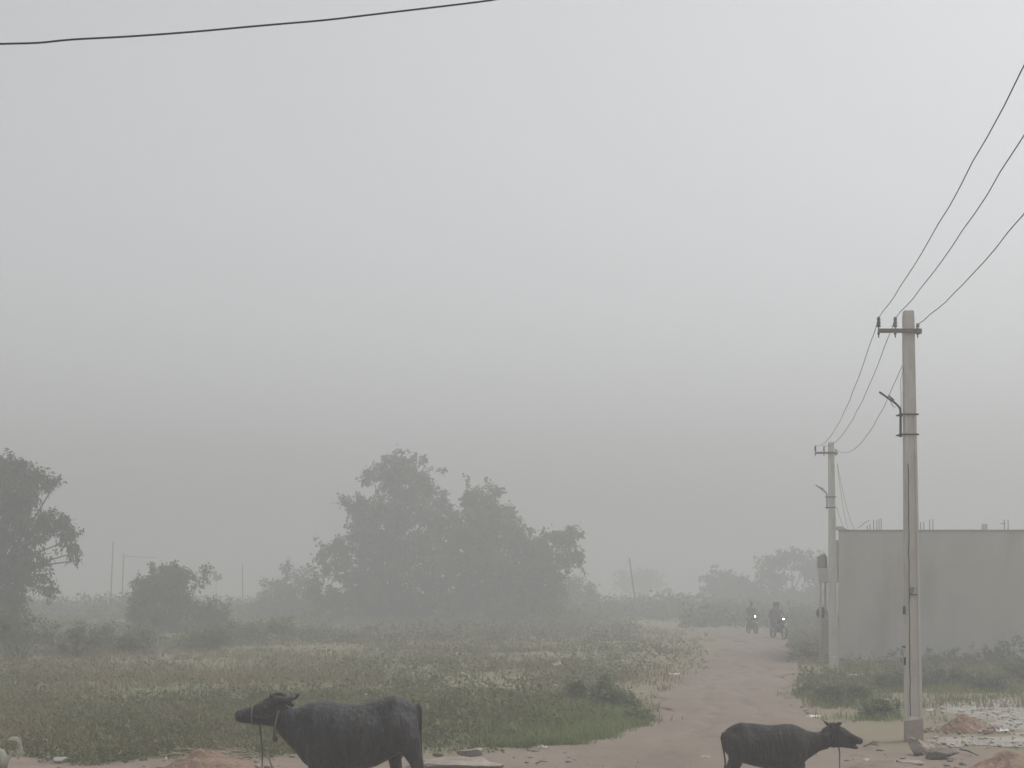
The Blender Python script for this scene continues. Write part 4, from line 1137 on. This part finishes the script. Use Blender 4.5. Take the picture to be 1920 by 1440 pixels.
def rider(name, label, loc, yaw, m, back=False, group=None):
    """seated person; local -Y forward; astride the seat (seat top .84)"""
    root = empty(name, loc, yaw); tag(root, label, 'person', group)
    y0 = .55 if back else .20
    mb = MB()
    mb.loft([[( w_ * math.cos(t), y0 + yo + dp * math.sin(t), z) for t in [2*math.pi*i/14 for i in range(14)]] for z, w_, dp, yo in
             ((.83,.15,.12,.02),(.92,.175,.14,.02),(1.05,.155,.115,0),(1.2,.175,.125,-.03),(1.33,.205,.125,-.05),(1.40,.17,.10,-.055),(1.45,.07,.07,-.06))])
    mb.tube([(0, y0 - .06, 1.40), (0, y0 - .08, 1.52)], [.062, .055], 10)
    mb.ball((0, y0 - .10, 1.615), (.078, .095, .118), 14, 10)
    mb.ball((0, y0 - .20, 1.605), (.014, .018, .022))
    for s in (-1, 1):
        hand = (s * .31, -.33, 1.04) if not back else (s * .15, .22, .98)
        elb = (s * .31, y0 - .18, 1.10) if not back else (s * .27, y0 - .02, 1.06)
        mb.tube([(s * .19, y0 - .05, 1.37), (s * .25, y0 - .10, 1.24), elb], [.062, .052, .045], 10)
        mb.tube([elb, ((elb[0] + hand[0]) / 2, (elb[1] + hand[1]) / 2, (elb[2] + hand[2]) / 2), hand], [.045, .04, .028], 10)
        mb.ball(hand, (.042, .04, .028))
        foot = (s * .19, -.02, .36) if not back else (s * .20, .38, .40)
        knee = (s * .23, y0 - .40, .83)
        mb.tube([(s * .09, y0, .90), (s * .17, y0 - .2, .88), knee], [.095, .082, .062], 10)
        mb.tube([knee, (s * .22, (knee[1] + foot[1]) / 2 + .02, .60), (foot[0], foot[1] + .03, foot[2] + .05)], [.062, .056, .04], 10)
        mb.tube([(foot[0], foot[1] + .07, foot[2]), (foot[0], foot[1] - .16, foot[2] - .02)], [.042, .034], 8)
        mb.ball((s * .078, y0 - .09, 1.61), (.012, .022, .03))
    me = remeshed('body', mb, .016, 3, .4)
    bm = bmesh.new(); bm.from_mesh(me)
    link('body', me, m, root)
    bm.free()
    for s in (-1, 1):                    # fingers closed round the grip
        f_ = MB()
        c = Vector((s * .31, -.33, 1.025)) if not back else Vector((s * .15, .20, .97))
        for j in range(4):
            xx = c.x + s * (.03 - j * .02)
            l_ = (.9, 1.0, .95, .75)[j]
            f_.tube([(xx, c.y - .02, c.z + .02), (xx, c.y - .045 * l_, c.z + .012), (xx, c.y - .05 * l_, c.z - .012), (xx, c.y - .025, c.z - .028)], [.010, .009, .009, .008], 6)
        f_.tube([(c.x - s * .035, c.y + .01, c.z + .01), (c.x - s * .05, c.y - .01, c.z - .005), (c.x - s * .045, c.y - .03, c.z - .015)], [.011, .010, .008], 6)
        f_.build('hand', M['horn'], root, smooth=True)
    hh = MB()
    hh.ball((0, y0 - .085, 1.645), (.086, .104, .105), 14, 10)
    hh.build('hair', M['hair'], root, smooth=True)
    return root
g_ = 'motorcycles coming down the road'
m1, dm1 = motorcycle('motorcycle with a lit headlight, left of the two on the road', 1410, 1191, R(8), g_)
m2, dm2 = motorcycle('motorcycle carrying two people, right of the two on the road', 1460, 1199, R(14), g_)
rider('person', 'person in dark clothes riding the left motorcycle', m1.location, R(8), M['cloth_a'], group='people on motorcycles')
rider('person', 'front rider of the right motorcycle', m2.location, R(14), M['cloth_b'], group='people on motorcycles')
rider('person', 'passenger sitting behind the rider on the right motorcycle', m2.location, R(14), M['cloth_a'], True, group='people on motorcycles')

# ------------------------------------------------------------------ soil heaps, stones, litter
def heap(name, label, px, base_py, w_px, h_px, m, dep=0.8, seed=0, group=None):
    d = D(base_py); s = d / F
    rx, hz = w_px * s / 2, h_px * s
    nx = 40
    U = np.linspace(-1.15, 1.15, nx)
    A, B = np.meshgrid(U, U)
    rr = np.sqrt(A ** 2 + B ** 2)
    z = hz * np.clip(1 - rr ** 1.5, -0.08, 1) ** 1
    z = np.where(z > 0, z * (0.62 + 0.8 * fbm(A * 3 + seed, B * 3, 0.9)) + 0.34 * hz * (fbm(A * 8 + seed, B * 8, 0.7) - .5), z)
    v = np.stack([A.ravel() * rx, B.ravel() * rx * dep, z.ravel() - 0.005], 1)
    i = np.arange((nx - 1) ** 2); a = (i // (nx - 1)) * nx + i % (nx - 1)
    o = link(name, np_mesh(name, v, np.stack([a, a + 1, a + nx + 1, a + nx], 1)), m, smooth=True)
    o.location = (XW(px, d), d, 0.02)
    return tag(o, label, 'soil heap', group)
heap('soil_heap', 'reddish soil heap with dry straw in front of the big buffalo', 392, 1446, 180, 36, M['redsoil'], .8, 3, 'soil heaps')
heap('soil_heap', 'rounded red soil heap on the pale gravel right of the pole', 1806, 1376, 104, 32, M['redsoil'], .8, 11, 'soil heaps')
heap('soil_heap', 'flat orange soil heap in the bottom right corner', 1895, 1452, 190, 34, M['redsoil'], .7, 23, 'soil heaps')
heap('soil_heap', 'low brown dust heap under the calf\'s head', 1660, 1450, 220, 20, M['lane'], .7, 31, 'soil heaps')
# straw on the left heap
dd = D(1444)
st = MB()
for i in range(46):
    c = Vector((XW(random.uniform(335, 470), dd), dd + random.uniform(-.5, .3), 0.10 + random.uniform(0, .16)))
    a = random.uniform(-.5, .5); l_ = random.uniform(.08, .28)
    st.tube([c - Vector((l_ * math.cos(a), .02, l_ * .25 * math.sin(a * 3))), c + Vector((0, 0, .015)), c + Vector((l_ * math.cos(a), .02, l_ * .4 * math.sin(a)))], .0035, 4)
tag(st.build('straw', M['stick']), 'dry straw strewn over the left soil heap', 'straw', kind='stuff')

def stone(name, label, px, base_py, w_px, h_px, m, cat='stone', dep=.7, flat=False, rz=0.0, group=None, tilt=0.0, z=0.0):
    d = D(base_py); s = d / F
    bm = bmesh.new()
    bmesh.ops.create_icosphere(bm, subdivisions=3, radius=1.0)
    sd_ = random.random() * 50
    cuts = []
    for _ in range(9 if flat else 4):
        nn = Vector((random.gauss(0, 1), random.gauss(0, 1), random.gauss(0, 1) * .8)).normalized()
        cuts.append((nn, random.uniform(.62, .9)))
    for v in bm.verts:
        c = v.co.copy()
        e = 3.0 if not flat else 5.0
        nrm = (abs(c.x) ** e + abs(c.y) ** e + abs(c.z) ** e) ** (1 / e)
        c = c / nrm
        for nn, lim in cuts:
            pr = c.dot(nn)
            if pr > lim: c = c - nn * (pr - lim)
        q = 1 + 0.22 * (float(fbm(c.x * 2 + sd_, c.y * 2 + c.z * 1.7, 1.0)) - .5) * 2
        v.co = Vector((c.x * q * w_px * s / 2, c.y * q * w_px * s / 2 * dep, c.z * q * h_px * s / 2))
    me = bpy.data.meshes.new(name); bm.to_mesh(me); bm.free()
    o = link(name, me, m, smooth=not flat)
    o.location = (XW(px, d), d, h_px * s / 2 * .85 + z + .02); o.rotation_euler = (0, tilt, rz)
    return tag(o, label, cat, group)
stone('stone_block', 'long dark stone block behind the big buffalo\'s hind legs', 862, 1447, 150, 24, M['stone'], dep=.4, flat=True, rz=.05)
stone('stone_slab', 'pale flat slab resting on the long stone block', 876, 1428, 56, 15, M['stone'], dep=.8, flat=True, tilt=-.08, z=.05)
stone('stone', 'small dark stone left of the pale slab', 822, 1425, 20, 9, M['stone_dark'], z=.03)
stone('stone', 'pale rounded stone alone at the bottom left', 113, 1432, 26, 12, M['stone_pale'])
stone('stone', 'large broken boulder at the foot of the near pole', 1724, 1416, 58, 28, M['stone'], flat=True, rz=.4, tilt=.3)
stone('stone', 'dark broken stone right of the pole foot', 1766, 1424, 64, 20, M['stone_dark'], flat=True, rz=-.3, tilt=-.12)
stone('stone', 'pale flat stone below the boulder at the pole foot', 1700, 1440, 60, 15, M['stone'], flat=True, rz=.2)
stone('stone', 'grey stone block far out beside the big bush', 1046, 1262, 28, 22, M['stone_pale'], flat=True)
stone('stone', 'low pale stone on the grass edge right of the grey block', 1098, 1258, 16, 8, M['stone_pale'])
stone('stone', 'flat grey stone in the green grass by the road', 980, 1398, 34, 9, M['stone'])
stone('stone', 'small pale stone on the road left of the calf', 1322, 1424, 20, 5, M['stone_pale'])

def scrap(label, px, py, w_px, m, rz=0.0, lift=.05, cat='litter', name='litter_scrap'):
    """crumpled piece of plastic or paper with thickness"""
    d = D(py); L = w_px * d / F
    n = 9; mb = MB()
    rings = []
    for i in range(n):
        u = i / (n - 1)
        x_ = (u - .5) * L; wv = L * .16 * (0.35 + math.sin(math.pi * u)) * random.uniform(.7, 1.25)
        zc_ = .012 + lift * .45 * random.uniform(.0, 1)
        sw = random.uniform(-.1, .1) * L
        x_ += random.uniform(-.03, .03) * L
        rings.append([(x_, sw - wv, zc_ - .01), (x_, sw, zc_ + random.uniform(.0, .03)), (x_, sw + wv, zc_ + random.uniform(-.01, .02)), (x_, sw, zc_ - .012)])
    mb.loft(rings)
    o = mb.build(name, m); o.location = (XW(px, d), d, float(gz(XW(px, d), d)) + .02); o.rotation_euler = (0, 0, rz)
    return tag(o, label, cat, 'litter and sticks on the ground')
scrap('white strip of litter on the road edge above the calf\'s back', 1525, 1347, 26, M['litter'], .05)
scrap('small white scrap right of the road, nearest the creeping bush', 1541, 1282, 12, M['litter'], .4)
scrap('white crumpled scrap beyond the dark rounded bush', 1566, 1272, 22, M['litter'], -.1)
scrap('white crumpled scrap behind the dark rounded bush, nearer the pole', 1598, 1268, 18, M['litter'], .3)
scrap('white scrap on the gravel just right of the near pole', 1743, 1338, 14, M['litter'], .2)
scrap('thin white strip on the dirt under the calf\'s muzzle', 1625, 1430, 13, M['litter'], -.6)
scrap('pale bent plank below the pole foot', 1690, 1432, 34, M['stone_pale'], -.12, .03)
scrap('white scrap beside the foot of the near pole', 1747, 1406, 14, M['litter'], .8, .12)
scrap('pale scrap at the bottom of the gravel by the red heap', 1880, 1378, 26, M['litter'], .1)
scrap('pale strip lying left on the green grass edge', 1056, 1397, 30, M['stone_pale'], .05)
scrap('long pale strip on the road edge below the green grass', 1020, 1406, 24, M['stone_pale'], .0)
scrap('white scrap in the weeds behind the big buffalo\'s rump', 868, 1310, 16, M['litter'], .1)
scrap('second white scrap in the weeds, just below the first', 884, 1319, 20, M['litter'], .1)
scrap('bright litter far out on the left edge of the road', 1264, 1266, 24, M['litter'], .0)
scrap('pale ribbon of cloth hanging over the stone slab', 892, 1420, 26, M['litter'], .5, .08)
scrap('white curled scrap left of the soil heap', 312, 1432, 8, M['litter'], 1.2, .12)
def stick(label, pts, r, m):
    mb = MB().tube([Vector((XW(px, D(py)), D(py), z + .02)) for px, py, z in pts], [r] * (len(pts) - 1) + [r * .5], 6)
    return tag(mb.build('stick', m, smooth=True), label, 'stick', 'litter and sticks on the ground')
stick('pale forked stick lying in the middle of the dirt road', [(1285,1362,.03),(1297,1357,.05),(1310,1356,.04)], .014, M['stick'])
stick('dark bent stick lying on the dirt in the lower right', [(1800,1414,.05),(1815,1418,.06),(1835,1424,.03)], .014, M['stick_dark'])
stick('thin dark root on the dirt ahead of the calf', [(1620,1405,.03),(1632,1403,.05),(1646,1404,.03)], .012, M['stick_dark'])
stick('dark peg stuck in the ground below the big buffalo\'s head', [(513,1452,0),(507,1446,.10),(499,1442,.26)], .013, M['stick_dark'])
stick('dark twig on the road below the green grass', [(1005,1437,.02),(1015,1435,.04),(1026,1434,.02)], .010, M['stick_dark'])

# loose stones
def pebbles(name, label, n, gen, smin, smax, m):
    x, y = gen(n)
    base = np.array([[1,0,0],[-1,0,0],[0,1,0],[0,-1,0],[0,0,1],[0,0,-1]], dtype=float)
    fc = np.array([[0,2,4],[2,1,4],[1,3,4],[3,0,4],[2,0,5],[1,2,5],[3,1,5],[0,3,5]])
    n = len(x)
    s = (rng.random(n) ** 4 * (smax - smin) + smin)[:, None, None]
    v = base[None] * s * rng.uniform(.6, 1.4, (n, 6, 1)) * np.array([1.2, 1, .5])
    a = rng.uniform(0, 6.28, n); ca, sa = np.cos(a)[:, None], np.sin(a)[:, None]
    vx = v[..., 0] * ca - v[..., 1] * sa; vy = v[..., 0] * sa + v[..., 1] * ca
    v = np.stack([vx + x[:, None], vy + y[:, None], v[..., 2] + gz(x, y)[:, None] + .03], -1).reshape(-1, 3)
    f = (np.arange(n)[:, None, None] * 6 + fc[None]).reshape(-1, 3)
    return tag(link(name, np_mesh(name, v, f), m), label, 'gravel', kind='stuff')
def g_lane(n): 
    py = rng.uniform(1385, 1452, n); px = rng.uniform(-100, 2020, n); d = D(py); x = XW(px, d)
    ok = (d < LANE_FAR + .8) | (off_road(x, d) < .3)
    return x[ok], d[ok]
pebbles('gravel', 'loose stones and clods on the dirt in the foreground', 750, g_lane, .008, .07, M['stone'])
def g_road(n):
    py = rng.uniform(1225, 1400, n); d = D(py); a, b = road_edges(d); t = rng.beta(.45, .45, n)
    return a + (b - a) * t, d
pebbles('gravel', 'loose stones along the edges of the dirt road', 500, g_road, .008, .06, M['stone'])
def g_grav(n):
    py = rng.uniform(1312, 1405, n); px = rng.uniform(1745, 2100, n); d = D(py); return XW(px, d), d
pebbles('gravel', 'pale broken stones on the gravel right of the pole', 1500, g_grav, .008, .055, M['stone_pale'])
def g_heap(n):
    k_ = rng.integers(0, 3, n); c = np.array([(XW(392, D(1446)), D(1446)), (XW(1806, D(1376)), D(1376)), (XW(1895, D(1452)), D(1452))])[k_]
    rr = np.array([.62, .5, .65])[k_] * rng.uniform(.75, 1.45, n); a = rng.uniform(0, 6.28, n)
    return c[:, 0] + rr * np.cos(a), c[:, 1] + rr * .8 * np.sin(a)
pebbles('clods', 'crumbled red clods round the feet of the soil heaps', 420, g_heap, .010, .06, M['redsoil'])
def g_fld(n):
    py = rng.uniform(1235, 1330, n); px = rng.normal(1010, 150, n); d = D(py); x = XW(px, d); ok = off_road(x, d) > .2
    return x[ok], d[ok]
pebbles('gravel', 'pale rubble scattered in the weeds left of the road', 300, g_fld, .015, .10, M['stone_pale'])

# pale-leaved plant in the bottom left corner
d = 20.4
root = empty('plant', (XW(8, d), d, 0)); tag(root, 'pale broad-leaved plant with a long stalk in the bottom left corner', 'plant')
o_ = Vector(root.location)
def big_leaf(pts, wd):
    """blade along pts with midrib fold"""
    P_ = [PT(px, py, d + dy) - o_ for px, py, dy in pts]
    vs, fs, n = [], [], len(P_)
    for i, p_ in enumerate(P_):
        t = (P_[min(i + 1, n - 1)] - P_[max(i - 1, 0)]).normalized()
        sd_ = t.cross(Vector((0, -1, .25))).normalized()
        wv = wd * (0.15 + math.sin(math.pi * (0.08 + .88 * i / (n - 1)))) * .5
        vs += [p_ - sd_ * wv + Vector((0, -.012, 0)), p_, p_ + sd_ * wv + Vector((0, -.012, 0))]
    for i in range(n - 1):
        fs += [(i*3, i*3+1, i*3+4, i*3+3), (i*3+1, i*3+2, i*3+5, i*3+4)]
    me = MB().add(vs, fs).mesh('leaf')
    at = me.attributes.new('tone', 'FLOAT', 'POINT'); at.data.foreach_set('value', [random.random() for _ in me.vertices])
    o = link('leaf', me, M['pale_leaf'], root, True)
    sm = o.modifiers.new('thick', 'SOLIDIFY'); sm.thickness = .003
    return o
big_leaf([(14,1388,0),(22,1385,.02),(31,1385,.03),(38,1390,.03),(41,1397,.02)], .055)
big_leaf([(36,1392,.0),(38,1402,.02),(36,1412,.02),(33,1424,.0)], .085)
big_leaf([(30,1408,.0),(36,1410,.02),(42,1411,.02),(47,1412,.0)], .06)
big_leaf([(8,1445,0),(5,1425,-.05),(0,1412,-.06),(-8,1402,-.04)], .15)
big_leaf([(16,1411,.0),(24,1410,.02),(32,1412,.02)], .04)
MB().tube([PT(-14,1420,d) - o_, PT(0,1395,d) - o_, PT(16,1374,d) - o_, PT(30,1355,d) - o_], [.009, .008, .006, .003], 6).build('stalk', M['stick'], root)
MB().tube([PT(10,1455,d) - o_, PT(16,1425,d) - o_, PT(30,1405,d) - o_, PT(37,1394,d) - o_], [.011, .009, .007, .004], 6).build('stem', M['pale_leaf'] if False else M['stick'], root)

# ------------------------------------------------------------------ haze: one closed box of even air
zt = 16.5
hz = MB().box(-430, 430, -45, 910, -1.2, zt).build('haze', None)
tag(hz, 'grey morning mist filling the air', 'mist', kind='stuff')
hm = bpy.data.materials.new('haze_air'); hm.use_nodes = True
N = hm.node_tree.nodes; N.clear()
ho = N.new('ShaderNodeOutputMaterial'); pv = N.new('ShaderNodeVolumePrincipled')
pv.inputs['Color'].default_value = (*HAZE_COLOR, 1)
pv.inputs['Density'].default_value = HAZE_DENSITY
pv.inputs['Anisotropy'].default_value = 0.25
hm.node_tree.links.new(pv.outputs[0], ho.inputs['Volume'])
hz.data.materials.append(hm)
